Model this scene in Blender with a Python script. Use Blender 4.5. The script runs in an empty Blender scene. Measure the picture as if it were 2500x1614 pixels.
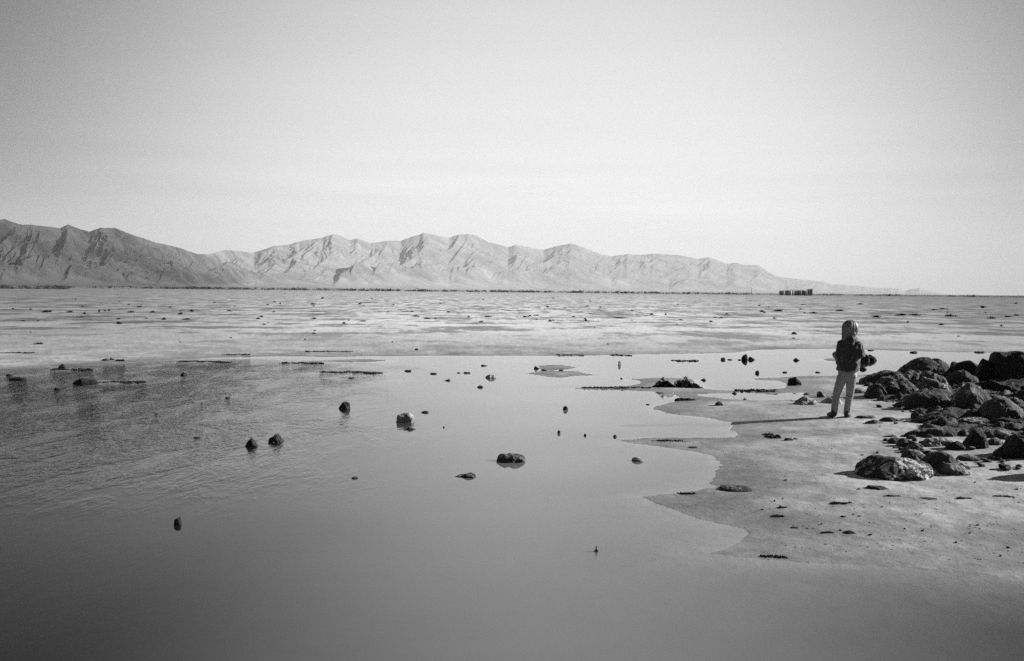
import bpy, bmesh, math, random
import numpy as np
from mathutils import Vector, Matrix

sc = bpy.context.scene
# ------------------------------------------------------------------ camera
W0, H0, F0 = 2500.0, 1614.0, 2431.0           # the photograph's own pixels
CAM_H = 1.55
PITCH = math.atan((807 - 709) / F0)           # looking slightly down
ROLL = math.atan(25 / 2500)                   # horizon drops to the right
fw = Vector((0, math.cos(PITCH), -math.sin(PITCH)))
rt = Vector((1, 0, 0)); up = rt.cross(fw)
rt2 = rt * math.cos(ROLL) + up * math.sin(ROLL)
up2 = up * math.cos(ROLL) - rt * math.sin(ROLL)
cd = bpy.data.cameras.new('camera'); cam = bpy.data.objects.new('camera', cd)
sc.collection.objects.link(cam)
cam.matrix_world = Matrix(((rt2.x, up2.x, -fw.x, 0), (rt2.y, up2.y, -fw.y, 0),
                           (rt2.z, up2.z, -fw.z, CAM_H), (0, 0, 0, 1)))
cd.sensor_width = 36; cd.lens = 36 * F0 / W0; cd.clip_start = 0.05; cd.clip_end = 90000
sc.camera = cam

# ------------------------------------------------------------------ sun, sky, exposure
SUN_EL = math.radians(23)
SUN_AZ = math.radians(77)                     # clockwise from the view direction (+Y)
sun_dir = Vector((math.sin(SUN_AZ) * math.cos(SUN_EL), math.cos(SUN_AZ) * math.cos(SUN_EL), math.sin(SUN_EL)))
sl = bpy.data.lights.new('sun', 'SUN'); so = bpy.data.objects.new('sun', sl); sc.collection.objects.link(so)
sl.energy = 4.2; sl.angle = math.radians(0.5); sl.color = (1, 1, 1)
so.rotation_euler = (-sun_dir).to_track_quat('-Z', 'Y').to_euler()
so.location = (30, 10, 30)

world = bpy.data.worlds.new('World'); sc.world = world; world.use_nodes = True
wn = world.node_tree.nodes; wl = world.node_tree.links; wn.clear()
def N(nodes, t, **kw):
    n = nodes.new(t)
    for k, v in kw.items(): setattr(n, k, v)
    return n
def mathn(nodes, links, op, a, b=None, c=None, clamp=False):
    n = nodes.new('ShaderNodeMath'); n.operation = op; n.use_clamp = clamp
    for i, v in enumerate((a, b, c)):
        if v is None: continue
        if isinstance(v, (int, float)): n.inputs[i].default_value = v
        else: links.new(v, n.inputs[i])
    return n.outputs[0]
sky = N(wn, 'ShaderNodeTexSky', sky_type='NISHITA'); sky.sun_disc = False
sky.sun_elevation = SUN_EL; sky.sun_rotation = SUN_AZ; sky.air_density = 1; sky.dust_density = 1.2; sky.ozone_density = 1
bw = N(wn, 'ShaderNodeRGBToBW'); wl.new(sky.outputs[0], bw.inputs[0])
geo = N(wn, 'ShaderNodeTexCoord')
sep = N(wn, 'ShaderNodeSeparateXYZ'); wl.new(geo.outputs['Generated'], sep.inputs[0])
def M(*a, **k): return mathn(wn, wl, *a, **k)
az = M('ARCTAN2', sep.outputs[0], sep.outputs[1])
el = M('ARCSINE', sep.outputs[2])
# a bright veil over the range ahead: lens vignetting put into the sky's brightness
SKY_C = (0.03, 0.06)
da = M('DIVIDE', M('SUBTRACT', az, SKY_C[0]), 0.455)
de = M('DIVIDE', M('SUBTRACT', M('MAXIMUM', el, 0.0), SKY_C[1]), 0.41)
r2 = M('POWER', M('ADD', M('MULTIPLY', da, da), M('MULTIPLY', de, de)), 1.7)
veil = M('EXPONENT', M('MULTIPLY', r2, -1.0))
# long flat wisps of cloud
wc = N(wn, 'ShaderNodeCombineXYZ'); wl.new(M('MULTIPLY', az, 1.3), wc.inputs[0]); wl.new(M('MULTIPLY', el, 22.0), wc.inputs[1])
wz = N(wn, 'ShaderNodeTexNoise'); wz.inputs['Scale'].default_value = 1.6; wz.inputs['Detail'].default_value = 6; wz.inputs['Roughness'].default_value = 0.5
wl.new(wc.outputs[0], wz.inputs['Vector'])
wisp = M('MULTIPLY', M('SUBTRACT', wz.outputs['Fac'], 0.5), 0.30)
low = M('EXPONENT', M('MULTIPLY', M('ABSOLUTE', M('DIVIDE', M('SUBTRACT', el, 0.095), 0.03)), -1.0))
tot = M('ADD', M('MULTIPLY', veil, M('ADD', 1.74, M('MULTIPLY', M('EXPONENT', M('MULTIPLY', M('ABSOLUTE', el), -9.0)), 0.22))), 0.06)
tot = M('MULTIPLY', tot, M('ADD', 1.0, M('MULTIPLY', wisp, M('ADD', 0.22, M('MULTIPLY', low, 1.5)))))
# the Nishita sky, flattened (its horizon and sun side are much brighter than the film shows)
comp = M('POWER', M('MAXIMUM', bw.outputs[0], 0.001), 0.35)
val = M('MULTIPLY', comp, tot)
cb = N(wn, 'ShaderNodeCombineColor'); 
for i in range(3): wl.new(val, cb.inputs[i])
bg = N(wn, 'ShaderNodeBackground'); bg.inputs['Strength'].default_value = 0.15
wo = N(wn, 'ShaderNodeOutputWorld'); wl.new(cb.outputs[0], bg.inputs[0]); wl.new(bg.outputs[0], wo.inputs[0])

sc.view_settings.view_transform = 'Standard'; sc.view_settings.look = 'None'
sc.view_settings.exposure = 1.0; sc.view_settings.gamma = 1.0
sc.render.engine = 'CYCLES'
cy = sc.cycles
cy.use_denoising = False; cy.use_adaptive_sampling = False; cy.max_bounces = 6; cy.diffuse_bounces = 3; cy.glossy_bounces = 4
cy.transparent_max_bounces = 16; cy.volume_bounces = 1; cy.caustics_reflective = False; cy.caustics_refractive = False

# ------------------------------------------------------------------ helpers
C = sc.collection
def link_mesh(name, verts, faces, mat=None, smooth=True, parent=None, loc=None):
    me = bpy.data.meshes.new(name)
    verts = np.asarray(verts, dtype=np.float32)
    faces = np.asarray(faces) if not isinstance(faces, list) else faces
    if isinstance(faces, np.ndarray):
        k = faces.shape[1]; n = len(faces)
        me.vertices.add(len(verts)); me.vertices.foreach_set('co', verts.ravel())
        me.loops.add(n * k); me.loops.foreach_set('vertex_index', faces.astype(np.int32).ravel())
        me.polygons.add(n); me.polygons.foreach_set('loop_start', np.arange(0, n * k, k, dtype=np.int32))
        me.update(calc_edges=True); me.validate()
    else:
        me.from_pydata([tuple(map(float, v)) for v in verts], [], faces)
    if smooth: me.polygons.foreach_set('use_smooth', [True] * len(me.polygons))
    me.update()
    if mat: me.materials.append(mat)
    o = bpy.data.objects.new(name, me); C.objects.link(o)
    if parent: o.parent = parent
    if loc is not None: o.location = loc
    return o
def tag(o, label=None, cat=None, group=None, kind=None):
    if label: o['label'] = label
    if cat: o['category'] = cat
    if group: o['group'] = group
    if kind: o['kind'] = kind
    return o

# ---- gradient noise in numpy
_rng = np.random.RandomState(7)
_perm = np.tile(_rng.permutation(256), 3)
_g3 = _rng.normal(size=(256, 3)); _g3 /= np.linalg.norm(_g3, axis=1)[:, None]
def perlin(p):
    p = np.asarray(p, dtype=np.float64)
    i = np.floor(p).astype(np.int64); f = p - i; i &= 255
    u = f * f * f * (f * (f * 6 - 15) + 10)
    out = 0
    for dx in (0, 1):
        for dy in (0, 1):
            for dz in (0, 1):
                h = _perm[_perm[_perm[(i[:, 0] + dx) & 255] + ((i[:, 1] + dy) & 255)] + ((i[:, 2] + dz) & 255)]
                g = _g3[h]
                d = (g[:, 0] * (f[:, 0] - dx) + g[:, 1] * (f[:, 1] - dy) + g[:, 2] * (f[:, 2] - dz))
                w = (u[:, 0] if dx else 1 - u[:, 0]) * (u[:, 1] if dy else 1 - u[:, 1]) * (u[:, 2] if dz else 1 - u[:, 2])
                out = out + w * d
    return out * 1.5
def fbm(p, octs=4, lac=2.1, gain=0.5):
    p = np.asarray(p, dtype=np.float64); a = 1; s = 0
    for k in range(octs):
        s = s + a * perlin(p + 17.3 * k); p = p * lac; a *= gain
    return s
def ridged(p, octs=4, lac=2.05, gain=0.5):
    p = np.asarray(p, dtype=np.float64); a = 1; s = 0; t = 0
    for k in range(octs):
        s = s + a * (1 - 2 * np.abs(perlin(p + 31.7 * k))); t += a; p = p * lac; a *= gain
    return s / t
def sstep(a, b, x):
    t = np.clip((x - a) / (b - a), 0, 1); return t * t * (3 - 2 * t)

# ---- the photograph's pixels as rays through the place
def ray(u, v):
    return (rt2 * ((u - W0 / 2) / F0) + up2 * (-(v - H0 / 2) / F0) + fw)
def on_plane(u, v, z=0.0):
    d = ray(u, v); t = (z - CAM_H) / d.z
    return (d.x * t, d.y * t)
def at_depth(u, v, Y):
    d = ray(u, v); t = Y / d.y
    return (d.x * t, CAM_H + d.z * t)

# ------------------------------------------------------------------ materials
def newmat(name):
    m = bpy.data.materials.new(name); m.use_nodes = True
    nt = m.node_tree; nt.nodes.clear()
    out = nt.nodes.new('ShaderNodeOutputMaterial')
    return m, nt.nodes, nt.links, out
def noise(nodes, links, vec, scale, detail=4, rough=0.5, dist=0.0):
    n = nodes.new('ShaderNodeTexNoise'); n.inputs['Scale'].default_value = scale
    n.inputs['Detail'].default_value = detail; n.inputs['Roughness'].default_value = rough
    n.inputs['Distortion'].default_value = dist
    if vec is not None: links.new(vec, n.inputs['Vector'])
    return n.outputs['Fac']
def ramp(nodes, links, fac, stops, interp='LINEAR'):
    r = nodes.new('ShaderNodeValToRGB'); r.color_ramp.interpolation = interp
    e = r.color_ramp.elements
    while len(e) < len(stops): e.new(0.5)
    for i, (p, v) in enumerate(stops):
        e[i].position = p; e[i].color = (v, v, v, 1)
    links.new(fac, r.inputs[0]); return r.outputs[0]
def principled(nodes, links, out, col, rough=0.8, spec=0.3, normal=None, **kw):
    b = nodes.new('ShaderNodeBsdfPrincipled')
    for key, v in (('Base Color', col), ('Roughness', rough), ('Specular IOR Level', spec)):
        if isinstance(v, (int, float)):
            b.inputs[key].default_value = (v, v, v, 1) if key == 'Base Color' else v
        else: links.new(v, b.inputs[key])
    if normal is not None: links.new(normal, b.inputs['Normal'])
    for k, v in kw.items(): b.inputs[k].default_value = v
    links.new(b.outputs[0], out.inputs[0]); return b
def bump(nodes, links, h, strength, dist):
    b = nodes.new('ShaderNodeBump')
    b.inputs['Distance'].default_value = dist
    if isinstance(strength, (int, float)): b.inputs['Strength'].default_value = strength
    else: links.new(strength, b.inputs['Strength'])
    links.new(h, b.inputs['Height']); return b.outputs[0]

# sand and mud
def make_ground_mat():
    m, n, l, out = newmat('mud')
    def Mm(*a, **k): return mathn(n, l, *a, **k)
    g = n.new('ShaderNodeNewGeometry'); pos = g.outputs['Position']
    s = n.new('ShaderNodeSeparateXYZ'); l.new(pos, s.inputs[0])
    z = s.outputs[2]
    n1 = noise(n, l, pos, 0.9, 6, 0.6); n2 = noise(n, l, pos, 9.0, 5, 0.65); n3 = noise(n, l, pos, 60, 3, 0.6)
    nbig = noise(n, l, pos, 0.09, 7, 0.62, 0.6)
    nfar = noise(n, l, pos, 0.22, 8, 0.68)
    dist = Mm('SQRT', Mm('ADD', Mm('MULTIPLY', s.outputs[0], s.outputs[0]), Mm('MULTIPLY', s.outputs[1], s.outputs[1])))
    farm = n.new('ShaderNodeMapRange'); l.new(dist, farm.inputs[0]); farm.inputs[1].default_value = 20; farm.inputs[2].default_value = 42
    farm.interpolation_type = 'SMOOTHSTEP'
    far = farm.outputs[0]
    # wet near the waterline: darker, glossier
    zz = Mm('ADD', z, Mm('MULTIPLY', Mm('SUBTRACT', n1, 0.5), 0.05))
    wm = n.new('ShaderNodeMapRange'); l.new(zz, wm.inputs[0]); wm.inputs[1].default_value = 0.0; wm.inputs[2].default_value = 0.042
    wm.inputs[3].default_value = 1; wm.inputs[4].default_value = 0; wm.interpolation_type = 'SMOOTHSTEP'
    wet = wm.outputs[0]
    base = Mm('ADD', 0.395, Mm('MULTIPLY', Mm('SUBTRACT', n1, 0.5), 0.62))
    base = Mm('ADD', base, Mm('MULTIPLY', Mm('SUBTRACT', n2, 0.5), 0.24))
    n4 = noise(n, l, pos, 2.6, 7, 0.68, 0.5); base = Mm('MULTIPLY', base, ramp(n, l, n4, [(0, 0.62), (0.42, 0.86), (0.52, 1.0), (0.66, 1.16), (1, 1.25)]))
    base = Mm('MULTIPLY', base, Mm('ADD', 0.86, Mm('MULTIPLY', n3, 0.28)))
    base = Mm('MULTIPLY', base, Mm('SUBTRACT', 1.0, Mm('MULTIPLY', wet, 0.42)))
    # salt-bleached flats far out, base tone darker toward both sides, streaked with dark algae and mud
    fl_side = n.new('ShaderNodeMapRange'); fl_side.interpolation_type = 'SMOOTHSTEP'
    l.new(Mm('ABSOLUTE', Mm('SUBTRACT', Mm('DIVIDE', s.outputs[0], Mm('MAXIMUM', dist, 1.0)), 0.03)), fl_side.inputs[0])
    fl_side.inputs[1].default_value = 0.08; fl_side.inputs[2].default_value = 0.50; fl_side.inputs[3].default_value = 0.76; fl_side.inputs[4].default_value = 0.32
    fl = Mm('ADD', fl_side.outputs[0], Mm('MULTIPLY', Mm('SUBTRACT', nbig, 0.5), 0.50))
    rz = n.new('ShaderNodeMapRange'); l.new(Mm('DIVIDE', s.outputs[0], Mm('MAXIMUM', dist, 1.0)), rz.inputs[0]); rz.inputs[1].default_value = 0.0; rz.inputs[2].default_value = 0.45
    rd = n.new('ShaderNodeMapRange'); l.new(dist, rd.inputs[0]); rd.inputs[1].default_value = 38; rd.inputs[2].default_value = 70
    nfar = Mm('SUBTRACT', nfar, Mm('MULTIPLY', Mm('MULTIPLY', rz.outputs[0], rd.outputs[0]), 0.055))
    mpg = n.new('ShaderNodeMapping'); mpg.inputs['Scale'].default_value = (1.0, 0.2, 1); l.new(pos, mpg.inputs[0])
    nf2 = noise(n, l, mpg.outputs[0], 1.6, 6, 0.7)
    nfar = Mm('ADD', nfar, Mm('MULTIPLY', Mm('SUBTRACT', nf2, 0.5), 0.35))
    streak = ramp(n, l, nfar, [(0.0, 0.25), (0.43, 0.38), (0.50, 0.95), (1.0, 1.12)])
    fl = Mm('MULTIPLY', fl, streak)
    mpf = n.new('ShaderNodeMapping'); mpf.inputs['Scale'].default_value = (1.5, 0.30, 1); l.new(pos, mpf.inputs[0])
    nf3 = noise(n, l, mpf.outputs[0], 0.7, 5, 0.62, 0.2); mud_ = ramp(n, l, Mm('ADD', nf3, Mm('MULTIPLY', Mm('SUBTRACT', nbig, 0.5), 0.3)), [(0, 1.12), (0.50, 1.03), (0.59, 0.42), (1, 0.25)])
    md = Mm('MULTIPLY', rd.outputs[0], 1.0)
    fl = Mm('MULTIPLY', fl, Mm('ADD', Mm('SUBTRACT', 1.0, md), Mm('MULTIPLY', md, mud_)))
    # ground past the flats is scrubby
    fs = n.new('ShaderNodeMapRange'); l.new(dist, fs.inputs[0]); fs.inputs[1].default_value = 140; fs.inputs[2].default_value = 900
    fl = Mm('MULTIPLY', fl, Mm('SUBTRACT', 1.0, Mm('MULTIPLY', fs.outputs[0], 0.25)))
    rx = n.new('ShaderNodeMapRange'); l.new(Mm('DIVIDE', s.outputs[0], Mm('MAXIMUM', dist, 1.0)), rx.inputs[0]); rx.inputs[1].default_value = 0.05; rx.inputs[2].default_value = 0.42
    fl = Mm('MULTIPLY', fl, Mm('SUBTRACT', 1.0, Mm('MULTIPLY', Mm('MULTIPLY', rx.outputs[0], fs.outputs[0]), 0.2)))
    mix = n.new('ShaderNodeMix'); l.new(far, mix.inputs[0]); l.new(base, mix.inputs[2]); l.new(fl, mix.inputs[3])
    # small dark flecks of weed and grit
    vv = n.new('ShaderNodeTexVoronoi'); vv.inputs['Scale'].default_value = 7; l.new(pos, vv.inputs['Vector'])
    fleck = Mm('LESS_THAN', vv.outputs['Distance'], Mm('MULTIPLY', Mm('SUBTRACT', n1, 0.52), 0.9))
    fleck = Mm('MULTIPLY', fleck, Mm('GREATER_THAN', n2, 0.53))
    colv = Mm('MULTIPLY', mix.outputs[0], Mm('SUBTRACT', 1.0, Mm('MULTIPLY', fleck, 0.45)))
    # lying water bed: tone left as it is
    bm_ = n.new('ShaderNodeMapRange'); l.new(z, bm_.inputs[0]); bm_.inputs[1].default_value = -0.07; bm_.inputs[2].default_value = 0.0
    bm_.inputs[3].default_value = 1.0; bm_.inputs[4].default_value = 1.0
    colv = Mm('MULTIPLY', colv, bm_.outputs[0])
    # pool bed paler in the middle, darker to both sides: lens vignetting painted into its colour
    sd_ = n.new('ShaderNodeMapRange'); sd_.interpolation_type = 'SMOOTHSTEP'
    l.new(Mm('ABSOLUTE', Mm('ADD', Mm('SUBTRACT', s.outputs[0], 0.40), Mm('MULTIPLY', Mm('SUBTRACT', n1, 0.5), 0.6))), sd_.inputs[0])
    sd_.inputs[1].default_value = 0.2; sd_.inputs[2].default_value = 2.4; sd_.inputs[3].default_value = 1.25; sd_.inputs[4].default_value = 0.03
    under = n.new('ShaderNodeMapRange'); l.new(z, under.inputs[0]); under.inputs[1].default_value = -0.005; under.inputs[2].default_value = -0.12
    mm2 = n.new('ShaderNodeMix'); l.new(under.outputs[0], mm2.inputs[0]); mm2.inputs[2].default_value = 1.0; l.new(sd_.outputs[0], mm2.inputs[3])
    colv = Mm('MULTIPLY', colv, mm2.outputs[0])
    rough = Mm('SUBTRACT', 0.9, Mm('MULTIPLY', wet, 0.35))
    hh = Mm('ADD', Mm('MULTIPLY', n2, 0.02), Mm('MULTIPLY', n3, 0.004))
    hh = Mm('ADD', hh, Mm('MULTIPLY', n1, 0.05))
    nb = bump(n, l, hh, 0.55, 1.0)
    principled(n, l, out, colv, rough, 0.25, nb)
    return m
MUD = make_ground_mat()

def make_water_mat():
    m, n, l, out = newmat('pool_water')
    def Mm(*a, **k): return mathn(n, l, *a, **k)
    g = n.new('ShaderNodeNewGeometry'); pos = g.outputs['Position']
    s = n.new('ShaderNodeSeparateXYZ'); l.new(pos, s.inputs[0])
    # wind patch over the left side of the pool
    a = Mm('ADD', Mm('MULTIPLY', s.outputs[0], -1.0), Mm('MULTIPLY', s.outputs[1], -0.13))
    nb = noise(n, l, pos, 0.35, 3, 0.5)
    a = Mm('ADD', a, Mm('MULTIPLY', Mm('SUBTRACT', nb, 0.5), 3.0))
    mr = n.new('ShaderNodeMapRange'); l.new(a, mr.inputs[0]); mr.inputs[1].default_value = -0.8; mr.inputs[2].default_value = 3.4
    mr.interpolation_type = 'SMOOTHSTEP'
    calm = n.new('ShaderNodeMapRange'); l.new(s.outputs[1], calm.inputs[0]); calm.inputs[1].default_value = 6.5; calm.inputs[2].default_value = 12.5
    mp2 = n.new('ShaderNodeMapping'); mp2.inputs['Scale'].default_value = (1.0, 0.35, 1); l.new(pos, mp2.inputs[0])
    paw = ramp(n, l, noise(n, l, mp2.outputs[0], 2.2, 4, 0.65, 0.6), [(0.0, 0.15), (0.42, 0.35), (0.60, 1.0), (1.0, 1.2)])
    zone = Mm('MULTIPLY', mr.outputs[0], Mm('ADD', 0.015, Mm('MULTIPLY', calm.outputs[0], 0.985)))
    lee = n.new('ShaderNodeMapRange'); l.new(s.outputs[1], lee.inputs[0]); lee.inputs[1].default_value = 21.6; lee.inputs[2].default_value = 19.8   # calm in the lee of the far shore
    zone = Mm('MULTIPLY', Mm('MULTIPLY', zone, paw), lee.outputs[0])
    mp = n.new('ShaderNodeMapping'); mp.inputs['Scale'].default_value = (1.25, 0.42, 1); mp.inputs['Rotation'].default_value = (0, 0, 0.12)
    l.new(pos, mp.inputs[0])
    r1 = noise(n, l, mp.outputs[0], 12.0, 3, 0.6, 0.3); r2_ = noise(n, l, mp.outputs[0], 34.0, 2, 0.5)
    h = Mm('ADD', Mm('MULTIPLY', r1, 0.030), Mm('MULTIPLY', r2_, 0.010))
    h = Mm('MULTIPLY', h, Mm('ADD', 0.006, Mm('MULTIPLY', zone, 2.3)))
    h = Mm('ADD', h, Mm('MULTIPLY', noise(n, l, pos, 3.0, 2, 0.5), 0.0004))
    nn = bump(n, l, h, 1.0, 1.0)
    fr = n.new('ShaderNodeFresnel'); ior = n.new('ShaderNodeMix'); l.new(g.outputs['Backfacing'], ior.inputs[0]); ior.inputs[2].default_value = 1.33; ior.inputs[3].default_value = 1 / 1.33
    l.new(ior.outputs[0], fr.inputs[0]); l.new(nn, fr.inputs['Normal'])
    gl = n.new('ShaderNodeBsdfGlossy'); gl.inputs['Roughness'].default_value = 0.03; gl.inputs['Color'].default_value = (1, 1, 1, 1); l.new(nn, gl.inputs['Normal'])
    tr = n.new('ShaderNodeBsdfTransparent'); at = n.new('ShaderNodeAttribute'); at.attribute_name = 'depth'
    l.new(Mm('EXPONENT', Mm('MULTIPLY', at.outputs['Fac'], -2.0)), tr.inputs[0])
    # cloudy with silt: the deeper the water, the less of the bed shows; silt colour darkened to both sides to paint in lens vignetting
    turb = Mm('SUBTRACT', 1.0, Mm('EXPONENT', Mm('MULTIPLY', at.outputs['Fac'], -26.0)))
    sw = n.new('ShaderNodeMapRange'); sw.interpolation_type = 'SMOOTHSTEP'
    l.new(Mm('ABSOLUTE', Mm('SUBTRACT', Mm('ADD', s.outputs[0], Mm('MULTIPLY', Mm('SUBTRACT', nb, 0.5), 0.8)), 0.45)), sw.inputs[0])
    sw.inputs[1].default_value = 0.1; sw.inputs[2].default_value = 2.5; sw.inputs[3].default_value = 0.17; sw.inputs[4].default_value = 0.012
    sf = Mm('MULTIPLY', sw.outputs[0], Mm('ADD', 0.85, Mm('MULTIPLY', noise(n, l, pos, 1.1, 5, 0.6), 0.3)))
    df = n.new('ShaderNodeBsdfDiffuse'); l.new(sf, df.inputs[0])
    body_ = n.new('ShaderNodeMixShader'); l.new(turb, body_.inputs[0]); l.new(tr.outputs[0], body_.inputs[1]); l.new(df.outputs[0], body_.inputs[2])
    mx = n.new('ShaderNodeMixShader'); l.new(fr.outputs[0], mx.inputs[0]); l.new(body_.outputs[0], mx.inputs[1]); l.new(gl.outputs[0], mx.inputs[2])
    l.new(mx.outputs[0], out.inputs[0]); return m
WATER = make_water_mat()

def make_rock_mat(name, dark=0.035, pale=0.30, thr=0.60, scale=7.0, pit=0.5, veins=False):
    m, n, l, out = newmat(name)
    def Mm(*a, **k): return mathn(n, l, *a, **k)
    tc = n.new('ShaderNodeNewGeometry'); pos = tc.outputs['Position']
    s = n.new('ShaderNodeSeparateXYZ'); l.new(tc.outputs['Normal'], s.inputs[0])
    oi = n.new('ShaderNodeObjectInfo')
    a = noise(n, l, pos, scale, 7, 0.68, 0.5); b = noise(n, l, pos, 38, 5, 0.7); c = noise(n, l, pos, 1.8, 3, 0.5)
    # salt crust sits in patches, mostly on the tops
    k = Mm('ADD', a, Mm('MULTIPLY', Mm('SUBTRACT', s.outputs[2], 0.5), 0.10))
    k = Mm('ADD', k, Mm('MULTIPLY', Mm('SUBTRACT', c, 0.5), 0.35))
    k = Mm('ADD', k, Mm('MULTIPLY', Mm('SUBTRACT', b, 0.5), 0.22))
    if veins:      # salt lying in thin branching seams
        vv = noise(n, l, pos, 4.5, 5, 0.62, 1.6)
        seam = Mm('SUBTRACT', 1.0, Mm('MULTIPLY', Mm('ABSOLUTE', Mm('SUBTRACT', vv, 0.5)), 9.0), clamp=True)
        k = Mm('ADD', Mm('MULTIPLY', Mm('SUBTRACT', k, 0.15), 1.0), Mm('MULTIPLY', seam, 0.24))
    kk = ramp(n, l, k, [(0.0, 0.0), (thr - 0.05, 0.0), (thr + 0.07, 1.0), (1.0, 1.0)])
    basec = Mm('MULTIPLY', Mm('ADD', 0.5, b), Mm('ADD', dark, Mm('MULTIPLY', oi.outputs['Random'], dark * 0.8)))
    mix = n.new('ShaderNodeMix'); l.new(kk, mix.inputs[0]); l.new(basec, mix.inputs[2]); mix.inputs[3].default_value = pale
    v = n.new('ShaderNodeTexVoronoi'); v.inputs['Scale'].default_value = 42; l.new(pos, v.inputs['Vector'])
    hh = Mm('ADD', Mm('MULTIPLY', a, 0.05), Mm('MULTIPLY', b, 0.018))
    hh = Mm('ADD', hh, Mm('MULTIPLY', v.outputs['Distance'], 0.012 * pit * 2))
    nb = bump(n, l, hh, 0.9, 1.0)
    principled(n, l, out, mix.outputs[0], 0.8, 0.3, nb)
    return m
ROCK = make_rock_mat('dark_rock', 0.028, 0.22, 0.61)
ROCKP = make_rock_mat('crusted_rock', 0.038, 0.34, 0.54)
ROCKS = make_rock_mat('salted_rock', 0.024, 0.50, 0.60, 5.0, veins=True)
ROCKB = make_rock_mat('black_rock', 0.011, 0.08, 0.72)
ROCKG = make_rock_mat('pale_stone', 0.16, 0.55, 0.55)

def simple(name, v, rough=0.8, var=0.3, scale=30, spec=0.2, bmp=0.3, bd=0.01, **kw):
    m, n, l, out = newmat(name)
    g = n.new('ShaderNodeNewGeometry')
    a = noise(n, l, g.outputs['Position'], scale, 5, 0.6)
    col = mathn(n, l, 'MULTIPLY', mathn(n, l, 'ADD', 1 - var / 2, mathn(n, l, 'MULTIPLY', mathn(n, l, 'SUBTRACT', a, 0.0), var)), v)
    nb = bump(n, l, a, bmp, bd)
    principled(n, l, out, col, rough, spec, nb, **kw); return m

def make_hill_mat():
    m, n, l, out = newmat('desert_hills')
    def Mm(*a, **k): return mathn(n, l, *a, **k)
    g = n.new('ShaderNodeNewGeometry'); pos = g.outputs['Position']
    s = n.new('ShaderNodeSeparateXYZ'); l.new(pos, s.inputs[0]); sn = n.new('ShaderNodeSeparateXYZ'); l.new(g.outputs['Normal'], sn.inputs[0])
    a = noise(n, l, pos, 0.0028, 9, 0.68, 0.5); b = noise(n, l, pos, 0.014, 5, 0.65)
    k = Mm('ADD', Mm('MULTIPLY', a, 0.7), Mm('MULTIPLY', b, 0.3))
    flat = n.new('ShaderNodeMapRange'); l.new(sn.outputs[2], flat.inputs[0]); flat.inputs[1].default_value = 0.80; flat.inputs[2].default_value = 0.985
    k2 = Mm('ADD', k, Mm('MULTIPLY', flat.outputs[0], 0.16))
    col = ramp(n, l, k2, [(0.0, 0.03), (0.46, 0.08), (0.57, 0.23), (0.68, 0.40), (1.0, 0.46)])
    dk = n.new('ShaderNodeMapRange'); l.new(s.outputs[1], dk.inputs[0]); dk.inputs[1].default_value = 3300; dk.inputs[2].default_value = 7500   # nearer range's colour darkened, standing in for lens falloff on the left
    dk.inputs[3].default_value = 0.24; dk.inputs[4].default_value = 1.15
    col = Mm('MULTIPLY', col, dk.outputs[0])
    fd = n.new('ShaderNodeMapRange'); l.new(s.outputs[1], fd.inputs[0]); fd.inputs[1].default_value = 4200; fd.inputs[2].default_value = 7500; fd.inputs[4].default_value = 0.5   # far range evened toward one pale tone: distance haze painted into the colour
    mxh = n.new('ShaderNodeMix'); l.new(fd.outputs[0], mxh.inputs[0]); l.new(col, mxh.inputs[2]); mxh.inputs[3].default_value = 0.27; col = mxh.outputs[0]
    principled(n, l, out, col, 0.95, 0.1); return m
HILL = make_hill_mat()

# ------------------------------------------------------------------ shorelines (traced, laid on the water level)
def Z(ox, oy, s):
    return lambda pts: [(ox + x / s, oy + y / s) for x, y in pts]
bank = [(2900,878),(2520,885),(2420,890),(2320,895),(2210,905),(2170,908),(2104,915),(2032,917),(1973,917),(1902,921),(1830,924),
 (1851,928.6),(1902,930),(1917,936),(1923,942),(1910,948),(1879,950),(1830,951.5),(1810,952.5),(1790,953),(1772,953),(1726,950),(1713,946),(1700,938),(1690,925),
 (1650,923),(1600,921),(1564,924),(1534,925),(1561,930),(1564,935),(1541,941),(1525,943),(1464,943.5),(1418,946),(1393,948),
 (1427,950),(1495,952),(1541,953.5),(1586,956),(1616,958),(1622,966),(1630,971),(1642,970),(1648,960),(1656,968),(1668,977),
 (1650,981),(1632,984),(1605,990),(1595,998),(1620,1007),(1643,1012),(1680,1015),(1717,1018.5),(1747,1024),(1780,1031),(1793,1041),(1780,1049),
 (1801,1057),(1797,1067),(1747,1068),(1684,1069),(1632,1068),(1541,1072),(1502,1073),(1541,1082),(1609,1091),(1670,1099),(1729,1109),
 (1749,1119),(1760,1130),(1757,1143),(1742,1164),(1734,1179),(1753,1190),(1718,1195),(1656,1205),(1604,1208),(1569,1213),
 (1604,1229),(1656,1249),(1708,1268),(1773,1281),(1815,1291),(1830,1305),(1799,1328),(1786,1337),(1734,1351),(1812,1361),(1890,1366),
 (1968,1374),(2058,1377),(2150,1381),(2250,1390),(2380,1402),(2500,1412),(2700,1425),(3400,1440),(6000,1300),(6000,900)]
lagoon = [(1700,964),(1730,961),(1784,961),(1810,956),(1830,957),(1856,960),(1879,964),(1904,961),(1946,960),(1965,959),(1965,969),(1956,976),(1881,977),(1824,976),(1780,975),(1730,969),(1705,967)]
z4 = Z(1200, 850, 4.4); z3 = Z(800, 850, 4.4); z2 = Z(400, 850, 4.772); z1 = Z(0, 850, 4.772); z5 = Z(1600, 850, 4.772)
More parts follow.
